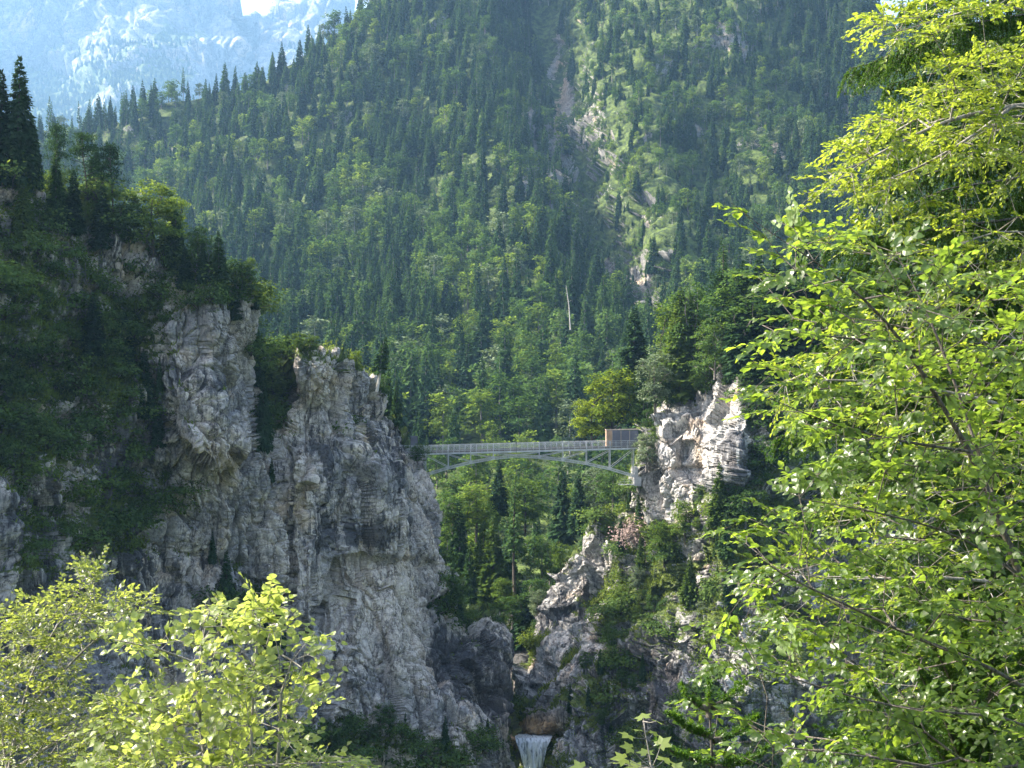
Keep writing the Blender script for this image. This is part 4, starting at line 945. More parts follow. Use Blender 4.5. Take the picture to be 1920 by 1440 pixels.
# ------------------------------------------------------------------ the forest itself: the 300 largest in view as things, the rest as stuff
order = sorted(range(len(pts)), key=lambda i: pts[i, 1])
for i in order: shown[i] = paint(px[i], py[i], pts[i, 1], hh[i], TP[key[i]]['R'] * hh[i] / TP[key[i]]['H'], not isb[i])
single = np.zeros(len(pts), bool)
for kind, cap in ((False, 225), (True, 165)):
    c = np.where((isb == kind) & (shown > 12))[0]; c = c[np.argsort(-shown[c])][:cap]; single[c] = True
r = np.random.default_rng(12); rot = r.random(len(pts)) * 6.28; wide = r.uniform(.85, 1.25, len(pts))
for i in np.where(single)[0]:
    t = TP[key[i]]; s = hh[i] / t['H']; big = 'tall' if hh[i] > (17 if not isb[i] else 12.5) else 'short' if hh[i] < (12 if not isb[i] else 10) else 'medium'
    nm = {'spruce_tree': 'spruce', 'beech_tree': 'broadleaf tree', 'whitebeam_tree': 'whitebeam'}[t['kind']]
    plant(key[i], tuple(pts[i] - [0, 0, .4]), hh[i], rot[i], '%s %s %s %s' % (big, tone(key[i]), nm, zone(px[i], py[i] - 20)), CAT[t['kind']], '%s %s' % ('conifers' if not isb[i] else 'broadleaf trees', zone(px[i], py[i] - 20)), single=(hh[i] / pts[i, 1] * F < 60), wide=wide[i])
def instancer(name, P, rz, sc, var, sources):
    me = bpy.data.meshes.new(name); me.vertices.add(len(P)); me.vertices.foreach_set('co', np.ascontiguousarray(P, f32).ravel())
    a = me.attributes.new('rz', 'FLOAT', 'POINT'); a.data.foreach_set('value', np.asarray(rz, f32))
    a = me.attributes.new('lean', 'FLOAT', 'POINT'); a.data.foreach_set('value', np.random.default_rng(3).normal(size=len(P)).astype(f32) * .035)
    a = me.attributes.new('scl', 'FLOAT_VECTOR', 'POINT'); a.data.foreach_set('vector', np.ascontiguousarray(sc, f32).ravel())
    a = me.attributes.new('var', 'INT', 'POINT'); a.data.foreach_set('value', np.asarray(var, np.int32))
    o = link(bpy.data.objects.new(name, me)); o['kind'] = 'stuff'
    g = bpy.data.node_groups.new(name, 'GeometryNodeTree'); g.interface.new_socket('Geometry', in_out='INPUT', socket_type='NodeSocketGeometry'); g.interface.new_socket('Geometry', in_out='OUTPUT', socket_type='NodeSocketGeometry')
    gi = g.nodes.new('NodeGroupInput'); go = g.nodes.new('NodeGroupOutput'); ip = g.nodes.new('GeometryNodeInstanceOnPoints'); jn = g.nodes.new('GeometryNodeJoinGeometry')
    for s in sources:
        oi = g.nodes.new('GeometryNodeObjectInfo'); oi.inputs['Object'].default_value = s; oi.inputs['As Instance'].default_value = True; g.links.new(oi.outputs['Geometry'], jn.inputs[0])
    g.links.new(gi.outputs[0], ip.inputs['Points']); g.links.new(jn.outputs[0], ip.inputs['Instance']); ip.inputs['Pick Instance'].default_value = True
    def na(n, t):
        x = g.nodes.new('GeometryNodeInputNamedAttribute'); x.data_type = t; x.inputs[0].default_value = n; return x.outputs[0]
    g.links.new(na('var', 'INT'), ip.inputs['Instance Index']); g.links.new(na('scl', 'FLOAT_VECTOR'), ip.inputs['Scale'])
    cx = g.nodes.new('ShaderNodeCombineXYZ'); g.links.new(na('lean', 'FLOAT'), cx.inputs[0]); g.links.new(na('lean', 'FLOAT'), cx.inputs[1]); g.links.new(na('rz', 'FLOAT'), cx.inputs[2]); g.links.new(cx.outputs[0], ip.inputs['Rotation'])
    g.links.new(ip.outputs[0], go.inputs[0]); md = o.modifiers.new('scatter', 'NODES'); md.node_group = g
    return o
def rest(name, mask, kinds):
    """sources are single-mesh trees of the hillside that stand in the scene themselves"""
    src = []
    for k in kinds:
        i = np.where(single & (key == k))[0]
        o = next((o for o in C.objects if o.type == 'MESH' and o.parent is None and o.data == TP[k]['joint']), None)
        if o is None:
            j = np.where(mask & (key == k))[0]; j = j[np.argmax(shown[j])]; mask[j] = False; t = TP[k]
            o = plant(k, tuple(pts[j] - [0, 0, .4]), hh[j], rot[j], '%s %s %s' % (tone(k), CAT[t['kind']], zone(px[j], py[j] - 20)), CAT[t['kind']], '%s %s' % ('conifers' if t['kind'] == 'spruce_tree' else 'broadleaf trees', zone(px[j], py[j] - 20)), single=True)
        src.append(o)
    ix = np.where(mask)[0]; hs = np.array([TP[k]['H'] for k in key[ix]]); s = hh[ix] / hs
    # the joined list comes out in the order of the links
    var = np.array([kinds.index(k) for k in key[ix]])
    instancer(name, pts[ix] - [0, 0, .4], rot[ix], np.stack([s * wide[ix], s * wide[ix], s], -1), var, src)
    log(name, len(ix))
spk = ['fs_dark%d' % i for i in range(4)] + ['fs_mid%d' % i for i in range(4)] + ['fs_thin%d' % i for i in range(2)]
bk = ['fb_mid%d' % i for i in range(3)] + ['fb_light%d' % i for i in range(2)] + ['fb_grey0']
rest('spruce_forest', ~single & ~isb, spk)
rest('broadleaf_forest', ~single & isb, bk)
# woods low on the far mountain
def fdens(P, X, Y, n, A): return np.clip(A['moss'] - .55, 0, 1) * (Y > 90) * (Y < 330) * (X < 700) * (X > -150) * (n[..., 2] > .15)
_, fp = pick('rocky_mountain', fdens, 5500, 16., 9, back=False)
srcs = [next(o for o in C.objects if o.type == 'MESH' and o.data == TP[k]['joint']) for k in spk[:8]]
r = np.random.default_rng(4); s = r.uniform(.5, 1.05, len(fp))
instancer('distant_woods', fp, r.random(len(fp)) * 6, np.stack([s * 1.9, s * 1.9, s * 1.3], -1), r.integers(0, 8, len(fp)), srcs)
#@@BRIDGE
# ================================================================== the footbridge
M['steel'] = plain_material('pale_grey_steel_paint', (.38, .39, .395), .5, .2, 1.5)
M['planks'] = plain_material('weathered_planks', (.16, .145, .13), .8, .3, 3)
M['plywood'] = plain_material('plywood_panel', (.34, .22, .14), .7, .2, 1.2)
M['mesh_panel'] = plain_material('dark_grey_tarpaulin', (.10, .10, .125), .7, .15, .8)
M['timber'] = plain_material('pale_timber', (.42, .33, .25), .7, .15, 2)
M['concrete'] = plain_material('concrete', (.36, .36, .36), .85, .2, 1.2)
M['iron_dark'] = plain_material('dark_iron', (.06, .065, .07), .5)
YB = 190.; K = YB / F
def B2(px, py, dy=0.): return np.array([(px - 960) * K, YB + dy, -(py - 720) * K])
PX = [754, 797, 840, 882.3, 925, 967.8, 1011.5, 1055.5, 1100, 1144, 1188]
dk = lambda x: 852.3 - (x - 801) * 10.3 / 387            # lower edge of the deck
ARCH = [903, 889, 876.5, 866, 858, 853.5, 856, 861, 868, 878, 891]
W2 = 2.2
bridge = empty('footbridge', tuple(B2(968, 852, W2 / 2)))
tag(bridge, 'pale grey steel arch footbridge with lattice railings spanning the gorge', 'footbridge')
off = np.array(bridge.location)
def bb(mb, name, mat, parent=bridge):
    for i in range(len(mb.V)): mb.V[i] = mb.V[i] - off
    return mb.build(name, mat, parent)
mb = MB(); mb.box((B2(754, dk(754) - 4.2, W2 / 2) + B2(1200, dk(1200) - 4.2, W2 / 2)) / 2, (np.linalg.norm(B2(1200, dk(1200)) - B2(754, dk(754))), W2 - .24, .12), [unit(B2(1200, dk(1200)) - B2(754, dk(754))), [0, 1, 0], [.02, 0, 1]]); bb(mb, 'deck', M['planks'])
for dy in (0, W2):
    mb = MB(); mb.bar(B2(750, dk(750) - 1.1, dy), B2(1196, dk(1196) - 1.1, dy), .14, .24); bb(mb, 'edge_girder', M['steel'])
    mb = MB(); mb.bar(B2(752, dk(752) - 4.6, dy + (.09 if dy == 0 else -.09)), B2(1196, dk(1196) - 4.6, dy + (.09 if dy == 0 else -.09)), .06, .34); bb(mb, 'kick_board', M['planks'])
for dy in (0, W2):       # arch ribs: two chords with short ties
    mb = MB()
    for off_ in (0, 3.4):
        for i in range(10): mb.bar(B2(PX[i] if i else 754, ARCH[i] + off_, dy), B2(PX[i + 1], ARCH[i + 1] + off_, dy), .09, .09)
    for i in range(10):
        for t in (.0, .33, .66):
            x = PX[i] + (PX[i + 1] - PX[i]) * t; y = ARCH[i] + (ARCH[i + 1] - ARCH[i]) * t; mb.bar(B2(x, y, dy), B2(x, y + 3.4, dy), .05)
    bb(mb, 'arch_rib', M['steel'])
    for i in range(11):
        if i == 5: continue
        mb = MB(); mb.bar(B2(PX[i], dk(PX[i]), dy), B2(PX[i], ARCH[i] + 1.5, dy), .13, .13)
        mb.box(B2(PX[i], ARCH[i] + 1.2, dy), (.42, .12, .34)); bb(mb, 'column', M['steel'])
    for i in range(10):
        a, b = (i, i + 1) if i < 5 else (i + 1, i)
        if abs(ARCH[b] - dk(PX[b])) < 2.5: continue
        mb = MB(); mb.bar(B2(PX[a], dk(PX[a]) + 1.5, dy), B2(PX[b], ARCH[b], dy), .08, .09); bb(mb, 'diagonal_brace', M['steel'])
mb = MB()
for i in range(11): mb.bar(B2(PX[i], ARCH[i] + 1, 0), B2(PX[i], ARCH[i] + 1, W2), .08)
bb(mb, 'cross_bracing', M['steel'])
for dy, nm in ((-.02, 'near'), (W2 + .02, 'far')):
    rail = MB(); H1 = 16.2
    rail.bar(B2(754, dk(754) - H1, dy), B2(1192, dk(1192) - H1, dy), .07, .07); rail.bar(B2(754, dk(754) - H1 + 2.6, dy), B2(1192, dk(1192) - H1 + 2.6, dy), .04, .04); rail.bar(B2(754, dk(754) - 5.6, dy), B2(1192, dk(1192) - 5.6, dy), .05, .05)
    r_ = bb(rail, 'railing', M['steel'])
    for i in range(10):
        for q in range(4):
            x = PX[i] + (PX[i + 1] - PX[i]) * q / 4; mb = MB()
            if q == 0 and i == 5: mb.bar(B2(x, dk(x) + 1, dy), B2(x, dk(x) - H1 - 3, dy), .09, .14); o = bb(mb, 'centre_post', M['iron_dark'], r_)
            else: mb.bar(B2(x, dk(x) + (1 if q else 0), dy), B2(x, dk(x) - H1, dy), .12 if q == 0 else .06, .16 if q == 0 else .08); o = bb(mb, 'post', M['steel'], r_)
            o.location = (0, 0, 0)
    mb = MB()
    for i in range(10):
        for q in range(4):
            x0 = PX[i] + (PX[i + 1] - PX[i]) * q / 4; x1 = PX[i] + (PX[i + 1] - PX[i]) * (q + 1) / 4; n = 3
            for s in range(-n, n + 1):
                for sg in (1, -1):
                    # diagonals clipped to the bay
                    t0, t1 = max(0, s / n), min(1, 1 + s / n)
                    if t1 - t0 < .15: continue
                    ya, yb = (t0 - s / n), (t1 - s / n)
                    if sg < 0: ya, yb = 1 - ya, 1 - yb
                    f = lambda x, t: dk(x) - 5.6 - (H1 - 8.2) * t
                    xa = x0 + (x1 - x0) * t0; xb = x0 + (x1 - x0) * t1
                    mb.bar(B2(xa, f(xa, ya), dy), B2(xb, f(xb, yb), dy), .022, .022)
    bb(mb, 'lattice', M['steel'], r_)
mb = MB(); mb.box(B2(1193, 889, W2 / 2), (.45, W2 + .3, 2.0)); mb.box(B2(1196, 903, W2 / 2), (1.0, W2 + .5, 1.3)); o = bb(mb, 'bearing_block', M['concrete'])
mb = MB(); mb.box(B2(752, 905, W2 / 2), (1.3, W2 + .6, 1.2)); o = bb(mb, 'bearing_block', M['concrete'])
# wooden shelter at the right end
sh = empty('site_shelter', tuple(B2(1165, dk(1165) - 4.5, W2 / 2))); tag(sh, 'boarded shelter of plywood and dark grey panels on the right end of the footbridge', 'shelter'); off = np.array(sh.location)
def shp(mb, name, mat): return bb(mb, name, mat, sh)
zt = 806.5
mb = MB(); mb.box(B2(1137.5, (zt + dk(1137) - 5) / 2, W2 / 2), (.10, W2 - .5, (dk(1137) - 5 - zt) * K)); shp(mb, 'end_panel', M['plywood'])
mb = MB(); mb.box(B2(1142.6, (zt + 1 + dk(1142) - 5) / 2, .22), (.78, .05, (dk(1142) - 6 - zt) * K)); shp(mb, 'side_board', M['plywood'])
for i in range(3):
    mb = MB(); x0 = 1148 + i * 16.4; mb.box(B2(x0 + 8.1, (zt + 1.5 + dk(x0) - 5) / 2, .22), (16.0 * K, .05, (dk(x0) - 6.5 - zt) * K)); shp(mb, 'side_panel', M['mesh_panel'])
    mb = MB(); mb.bar(B2(x0 + .1, zt + 1, .17), B2(x0 + .1, dk(x0) - 5, .17), .06, .05); shp(mb, 'batten', M['timber'])
mb = MB(); mb.box(B2(1172, (zt + 1.5 + 836) / 2, W2 - .22), (54 * K, .05, 28 * K)); shp(mb, 'back_panel', M['mesh_panel'])
mb = MB(); mb.bar(B2(1136, zt, .16), B2(1198, zt - 1.5, .16), .07, .09); mb.bar(B2(1136, zt, W2 - .16), B2(1198, zt - 1.5, W2 - .16), .07, .09); mb.bar(B2(1137, zt - .3, .16), B2(1137, zt - .3, W2 - .16), .08); mb.bar(B2(1137.4, zt, .12), B2(1138.6, dk(1138) - 3, .12), .11); shp(mb, 'timber_frame', M['timber'])
# steel walkway platform at the right bearing
pl = empty('service_platform', tuple(B2(1175, 905, 1.))); tag(pl, 'small steel service platform with handrail beneath the right end of the footbridge', 'platform'); off = np.array(pl.location)
mb = MB(); mb.box(B2(1176, 909.5, 1.0), (2.4, 1.0, .08)); bb(mb, 'grating', M['steel'], pl)
mb = MB()
for y in (900, 904): mb.bar(B2(1163, y, .5), B2(1190, y - .5, .5), .04)
for x in (1163, 1172, 1181, 1190): mb.bar(B2(x, 899.5, .5), B2(x, 909, .5), .04)
bb(mb, 'handrail', M['steel'], pl)
# boarded gate at the left bridgehead
p = at(776.5, 826, 187.); gt = empty('gate_panel', tuple(p)); tag(gt, 'dark grey boarded gate beside the rock at the left end of the footbridge', 'gate'); off = p
mb = MB(); mb.box(p, (.95, .08, 1.35)); bb(mb, 'panel', M['mesh_panel'], gt)
mb = MB()
for x in (-.5, .5): mb.box(p + [x, -.02, -.1], (.07, .1, 1.6))
bb(mb, 'post', M['iron_dark'], gt)
# boulder on the cliff top
def boulder():
    p = at(632, 655, 166.); r = np.random.default_rng(2); import bmesh
    bm = bmesh.new(); bmesh.ops.create_icosphere(bm, subdivisions=4, radius=.36)
    for v in bm.verts:
        q = np.array(v.co); v.co = v.co * (1 + .35 * float(noise(np.array([q * 2.2]))[0])); v.co.z *= .8
    me = bpy.data.meshes.new('boulder'); bm.to_mesh(me); bm.free(); me.materials.append(M['concrete'])
    for n_, v_ in (('a', 0),): pass
    o = link(bpy.data.objects.new('boulder', me)); o.location = p; tag(o, 'small pale rounded boulder on the edge of the main cliff top', 'boulder')
boulder()
log('bridge')

# ================================================================== stream and waterfall
def water():
    N = NT('stream_water'); co = N.coord((1.6, .5, .28)); st = N.noise(co, 2.2, 7, .7, .4)
    c = N.mix(N.ramp(st, .34, .54), (.12, .15, .16), (.88, .90, .90)); b = N.n('ShaderNodeBsdfPrincipled', {'Roughness': .3, 'Specular IOR Level': .5}); N.set(b.inputs['Base Color'], c)
    bp = N.n('ShaderNodeBump', {'Strength': .8, 'Distance': .25}); N.set(bp.inputs['Height'], st); N.set(b.inputs['Normal'], bp.outputs[0]); N.set(N.out.inputs[0], b.outputs[0])
    # pool above the lip, lip, fall
    rows = []
    for (xl, xr, y, Y) in ((975, 1030, 1376, 194), (966, 1036, 1380, 188.5), (966, 1034, 1384, 186.6), (968, 1030, 1392, 186.0), (972, 1026, 1402, 185.8), (977, 1022, 1418, 185.7), (982, 1018, 1440, 185.8), (984, 1016, 1470, 185.7), (984, 1016, 1520, 185.6)):
        rows.append(np.array([at(xl + (xr - xl) * t, y, Y) for t in np.linspace(0, 1, 60)]))
    R_ = np.array(rows); t = np.linspace(0, len(rows) - 1, 90); P = np.stack([[np.interp(t, np.arange(len(rows)), R_[:, j, a]) for a in range(3)] for j in range(60)], 1).transpose(2, 1, 0)
    P[..., 1] -= .5 * fbm(P * np.array([1.6, .3, .22]), 3)
    H, W = P.shape[:2]; i = (np.arange(H - 1)[:, None] * W + np.arange(W - 1)[None])
    o = link(bpy.data.objects.new('water', mesh_np('water', P.reshape(-1, 3), [np.stack([i, i + 1, i + W + 1, i + W], -1).reshape(-1, 4)], [N.m], None, True))); o['kind'] = 'structure'
water()

# ================================================================== trees close to the camera
M['big_leaf'] = leaf_material('whitebeam_leaves', (.050, .088, .016), (.27, .39, .035), gloss=.03, under=(.20, .27, .12), tmix=.50, var=.28, rough=.32, vary_obj=0)
M['yellow_leaf'] = leaf_material('near_beech_leaves', (.09, .14, .022), (.36, .45, .04), gloss=.025, tmix=.52, var=.25, rough=.35, vary_obj=0)
M['linden_leaf'] = leaf_material('linden_leaves', (.13, .17, .045), (.43, .51, .10), gloss=.03, tmix=.50, var=.25, rough=.35, vary_obj=0)
M['small_leaf'] = leaf_material('small_beech_leaves', (.10, .13, .035), (.30, .36, .06), gloss=.03, tmix=.48, var=.3, rough=.35, vary_obj=0)
M['near_needles'] = leaf_material('near_spruce_needles', (.035, .085, .014), (.10, .20, .015), gloss=.02, tmix=.42, var=.4, vary_obj=0)
M['near_bark'] = bark_material('near_dark_bark', (.035, .03, .025), (.14, .12, .10), 12)
M['near_bark_pale'] = bark_material('near_pale_bark', (.12, .11, .09), (.32, .30, .27), 12)
def leaves(mb, Bp, D, Nn, L, W, big=True, curl=.18, fold=.16):
    D = unit(D); Nn = unit(Nn - (Nn * D).sum(-1, keepdims=True) * D); S = np.cross(D, Nn); L = L[:, None]; W = W[:, None]
    def pt(u, s, z): return Bp + D * L * u + S * W * s + Nn * L * z
    if big:
        V = np.stack([pt(0, 0, 0), pt(.36, 0, .02), pt(.72, 0, -.05 * curl * 6), pt(1.03, 0, -curl), pt(.20, .40, fold * .5), pt(.52, .52, fold * .7 - .03), pt(.84, .26, -curl * .4), pt(.20, -.40, fold * .5), pt(.52, -.52, fold * .7 - .03), pt(.84, -.26, -curl * .4)], 1)
        n = len(V); o = (np.arange(n) * 10)[:, None]
        q = np.concatenate([o + np.array(a) for a in ([0, 4, 5, 1], [1, 5, 6, 2], [0, 1, 8, 7], [1, 2, 9, 8])]); t = np.concatenate([o + np.array(a) for a in ([2, 6, 3], [2, 3, 9])])
        mb.add(V.reshape(-1, 3), q); b = mb.n - n * 10; mb.F[3].append(t + b); mb.M[3].append(np.zeros(len(t)))
    else:
        V = np.stack([pt(0, 0, 0), pt(.30, .46, fold * .6), pt(.70, .38, fold * .3 - .03), pt(1, 0, -curl), pt(.70, -.38, fold * .3 - .03), pt(.30, -.46, fold * .6)], 1)
        n = len(V); o = (np.arange(n) * 6)[:, None]; mb.add(V.reshape(-1, 3), np.concatenate([o + np.array([0, 1, 2, 3]), o + np.array([0, 3, 4, 5])]))
def cloud(poly_list, n, ylo, yhi, seed, mind=.0):
    """points inside a volume whose outline is given, between two distances"""
    r = np.random.default_rng(seed); out = []; tot = sum(w for _, w in poly_list)
    for P, w in poly_list:
        P_ = np.array(P); lo, hi = P_.min(0), P_.max(0); k = 0; need = int(n * w / tot); guard = 0
        while k < need and guard < need * 60:
            guard += 1; q = lo + (hi - lo) * r.random(2)
            if inpoly(q[0], q[1], P):
                p = at(q[0], q[1], r.uniform(ylo, yhi))
                if mind and out and np.min(np.linalg.norm(np.array(out) - p, axis=1)) < mind: continue
                out.append(p); k += 1
    return np.array(out)
def grow_from(limbs, A, bf=.3):
    """limbs: lists of joined points that already exist; returns points and parents"""
    pts = [np.array(limbs[0][0])]; par = [-1]
    for Lb in limbs:
        st = 0
        if pts and len(pts) > 1: d = np.linalg.norm(np.array(pts) - Lb[0], axis=1); last = int(np.argmin(d))
        else: last = 0
        for p in Lb[1:] if last == 0 and Lb is limbs[0] else Lb: pts.append(np.array(p)); par.append(last); last = len(pts) - 1
    n0 = len(pts); allp = np.concatenate([np.array(pts), A]); n = len(allp); par = np.r_[par, np.full(len(A), -1)]; plen = np.zeros(n)
    for i in range(1, n0): plen[i] = plen[par[i]] + np.linalg.norm(allp[i] - allp[par[i]]) * .5
    done = np.zeros(n, bool); done[:n0] = True; cost = np.full(n, 1e9); bp = np.zeros(n, int)
    for i in range(n0):
        d = np.linalg.norm(allp - allp[i], axis=1) + bf * plen[i]; m = (d < cost) & ~done; cost[m] = d[m]; bp[m] = i
    for _ in range(len(A)):
        i = int(np.argmin(np.where(done, 1e18, cost))); done[i] = True; par[i] = bp[i]; plen[i] = plen[bp[i]] + np.linalg.norm(allp[i] - allp[bp[i]])
        d = np.linalg.norm(allp - allp[i], axis=1) + bf * plen[i]; m = (d < cost) & ~done; cost[m] = d[m]; bp[m] = i
    return allp, par, n0
def dens_limb(px3, step=.25):
    """px3: (px, py, Y) corners -> points every step metres, gently curved"""
    P = np.array([at(*q) for q in px3]); t = np.r_[0, np.cumsum(np.linalg.norm(np.diff(P, axis=0), axis=1))]
    n = max(3, int(t[-1] / step)); u = np.linspace(0, t[-1], n); Q = np.stack([np.interp(u, t, P[:, k]) for k in range(3)], 1)
    for _ in range(2): Q[1:-1] = (Q[:-2] + Q[1:-1] * 2 + Q[2:]) / 4
    return Q
def near_tree(name, label, cat, limbs, polys, n, ylo, yhi, seed, leafmat, barkmat, lsize, r0, big=True, twig=.34, nleaf=9, mind=.12, up=.0, droop=.2, aspect=.72, stem_name='branches', lift=.24, kmax=None, extra_side=True, rmin=.0022):
    r = np.random.default_rng(seed); A = cloud(polys, n, ylo, yhi, seed, mind)
    pts, par, n0 = grow_from([dens_limb(l) for l in limbs], A); wd = MB(); lf = MB()
    skeleton_tubes(wd, pts, par, r0, rmin, 5, .04, r, .5, kmax)
    idx = np.arange(n0, len(pts)); d0 = pts[idx] - pts[par[idx]]; d0 = unit(unit(d0) + rv(r, len(idx), .25)); d0[:, 2] = d0[:, 2] * .6 + up
    d0 = unit(d0); B_, D_, N_, L_ = [], [], [], []
    for k, i in enumerate(idx):
        d = d0[k]; nr = unit(np.array([0, 0, 1.]) + rv(r, 1, lift)[0]); nr = unit(nr - d * (nr @ d)); s = np.cross(d, nr)
        for g in range(3 if extra_side else 1):
            ang = [0, .8, -.8][g] + r.normal() * .2; dd = unit(d * math.cos(ang) + s * math.sin(ang)); Lt = twig * (1 if g == 0 else .7) * r.uniform(.6, 1.25)
            m = max(2, int(nleaf * (1 if g == 0 else .65) * r.uniform(.7, 1.2))); t = np.linspace(.12, 1, m); q = pts[i] + dd * (t * Lt)[:, None] - np.array([0, 0, 1]) * (droop * Lt * t * t)[:, None]
            wd.tube([pts[i], q[m // 2], q[-1]], [.0028, .002, .001], 3)
            sg = np.where(np.arange(m) % 2, 1, -1)[:, None]; s2 = unit(np.cross(dd, nr)); ld = unit(dd * .75 + s2 * sg * .75 + rv(r, m, .22) - np.array([0, 0, .12])); ld[-1] = unit(dd + rv(r, 1, .1)[0])
            B_.append(q); D_.append(ld); N_.append(np.tile(nr, (m, 1)) + rv(r, m, .26)); L_.append(lsize * r.uniform(.6, 1.15, m) * (1 - .25 * t))
    B_ = np.concatenate(B_); D_ = np.concatenate(D_); N_ = np.concatenate(N_); L_ = np.concatenate(L_)
    leaves(lf, B_, D_, N_, L_, L_ * aspect, big)
    root = pts[0]; e = empty(name, tuple(root)); tag(e, label, cat)
    for mbx in (wd, lf):
        for q in mbx.V: q -= root
    wd.build(stem_name, [M[barkmat]], e, True); lf.build('foliage', [M[leafmat]], e)
    log(name, len(pts), 'leaves', len(B_))
WB = [(1352, 372), (1440, 425), (1520, 415), (1600, 455), (1700, 440), (1800, 500), (1930, 480), (2010, 700), (2010, 1480), (1640, 1480), (1400, 1480), (1370, 1400), (1310, 1380), (1300, 1310), (1430, 1330), (1500, 1290), (1420, 1270), (1330, 1235), (1345, 1160), (1400, 1130), (1380, 1090), (1400, 1040), (1350, 985), (1440, 960), (1480, 900), (1540, 880), (1500, 800), (1420, 770), (1410, 715), (1480, 690), (1400, 640), (1470, 590), (1410, 520), (1480, 500), (1400, 420)]
near_tree('whitebeam_tree', 'large-leaved whitebeam filling the right edge, leaves green above and whitish beneath', 'broadleaf tree',
          [[(2090, 2150, 10.6), (2080, 1600, 10.6), (1985, 1330, 10.5), (1915, 1080, 10.4), (1866, 955, 10.3), (1822, 847, 10.2), (1763, 757, 10.1), (1723, 687, 10.), (1690, 640, 9.9), (1650, 577, 9.8), (1580, 530, 9.7), (1533, 487, 9.6), (1440, 440, 9.5), (1370, 380, 9.5)],
           [(1873, 960, 10.3), (1843, 880, 10.6), (1807, 763, 10.8), (1757, 627, 11), (1727, 553, 11.1), (1683, 480, 11.2)],
           [(1985, 1330, 10.5), (1860, 1250, 10.2), (1700, 1190, 9.8), (1560, 1120, 9.5), (1420, 1060, 9.4), (1370, 1000, 9.3)],
           [(2030, 1450, 10.5), (1913, 1343, 9.8), (1707, 1333, 9.4), (1567, 1300, 9.2), (1450, 1260, 9.2), (1350, 1225, 9.2)],
           [(1915, 1080, 10.4), (1800, 1000, 9.8), (1650, 960, 9.5), (1500, 935, 9.4)], [(1822, 847, 10.2), (1700, 830, 9.7), (1560, 800, 9.6), (1440, 745, 9.5)], [(1690, 640, 9.9), (1560, 640, 9.8), (1430, 610, 9.7)],
           [(2070, 1560, 10.6), (1850, 1460, 9.8), (1650, 1420, 9.4), (1450, 1400, 9.2)], [(1985, 1330, 10.5), (2000, 1000, 11), (1980, 700, 11.2), (1900, 540, 11.2)]],
          [(WB, 1)], 500, 8.9, 12.0, 201, 'big_leaf', 'near_bark', .094, .05, True, .34, 10, .17, kmax=.045)
near_tree('beech_tree', 'beech reaching in from the upper right, small glowing yellow-green leaves', 'broadleaf tree',
          [[(2190, 2250, 14), (2160, 1300, 14), (2120, 500, 14), (2040, 300, 14), (1990, 190, 13.8), (1900, 198, 13.6), (1780, 222, 13.4), (1640, 290, 13.2), (1560, 340, 13.1), (1495, 405, 13)], [(2040, 300, 14), (2000, 60, 14), (1900, 0, 14), (1830, 14, 13.8), (1720, 50, 13.6), (1640, 70, 13.5)],
           [(1900, 198, 13.6), (1820, 260, 13.2), (1700, 330, 13), (1620, 350, 13)], [(2040, 300, 14), (2000, 460, 13.8), (1880, 420, 13.6), (1760, 480, 13.4), (1700, 500, 13.4)]],
          [([(1640, 15), (1720, -20), (1940, -40), (1940, 25), (1850, 20), (1760, 70), (1630, 85), (1600, 62)], .9), ([(1480, 425), (1500, 380), (1540, 330), (1560, 275), (1600, 240), (1690, 190), (1760, 120), (1850, 80), (1940, 60), (1940, 330), (1800, 300), (1720, 330), (1640, 370), (1570, 350), (1510, 400)], 3.4),
           ([(1500, 440), (1640, 380), (1940, 330), (1940, 580), (1760, 500), (1600, 470)], .8)], 430, 12.3, 14.6, 211, 'yellow_leaf', 'near_bark_pale', .072, .045, False, .28, 11, .16, kmax=.04)
near_tree('beech_tree', 'second beech behind the whitebeam, yellow-green leaves glowing between the larger ones', 'broadleaf tree',
          [[(2160, 2250, 14), (2150, 1300, 14), (2050, 900, 14), (1900, 760, 13.6), (1700, 720, 13.2), (1550, 710, 13), (1430, 725, 12.8)], [(2050, 900, 14), (1950, 650, 13.8), (1800, 600, 13.5), (1660, 580, 13.2)], [(2080, 1000, 14), (1900, 930, 13.6), (1700, 920, 13.3), (1540, 960, 13)], [(2120, 1200, 14), (1950, 1100, 13.8), (1750, 1080, 13.4), (1560, 1090, 13), (1410, 1060, 12.8)], [(2150, 1300, 14), (1950, 1290, 13.8), (1750, 1260, 13.4), (1600, 1220, 13.2)]],
          [([(1415, 735), (1430, 690), (1540, 640), (1640, 560), (1940, 560), (1940, 900), (1700, 850), (1560, 780), (1450, 790)], 2.2), ([(1480, 975), (1600, 900), (1940, 900), (1940, 1400), (1640, 1300), (1480, 1180), (1400, 1130), (1390, 1050)], 2.2)], 340, 12.4, 14.8, 221, 'yellow_leaf', 'near_bark_pale', .07, .045, False, .28, 11, .16, kmax=.04)
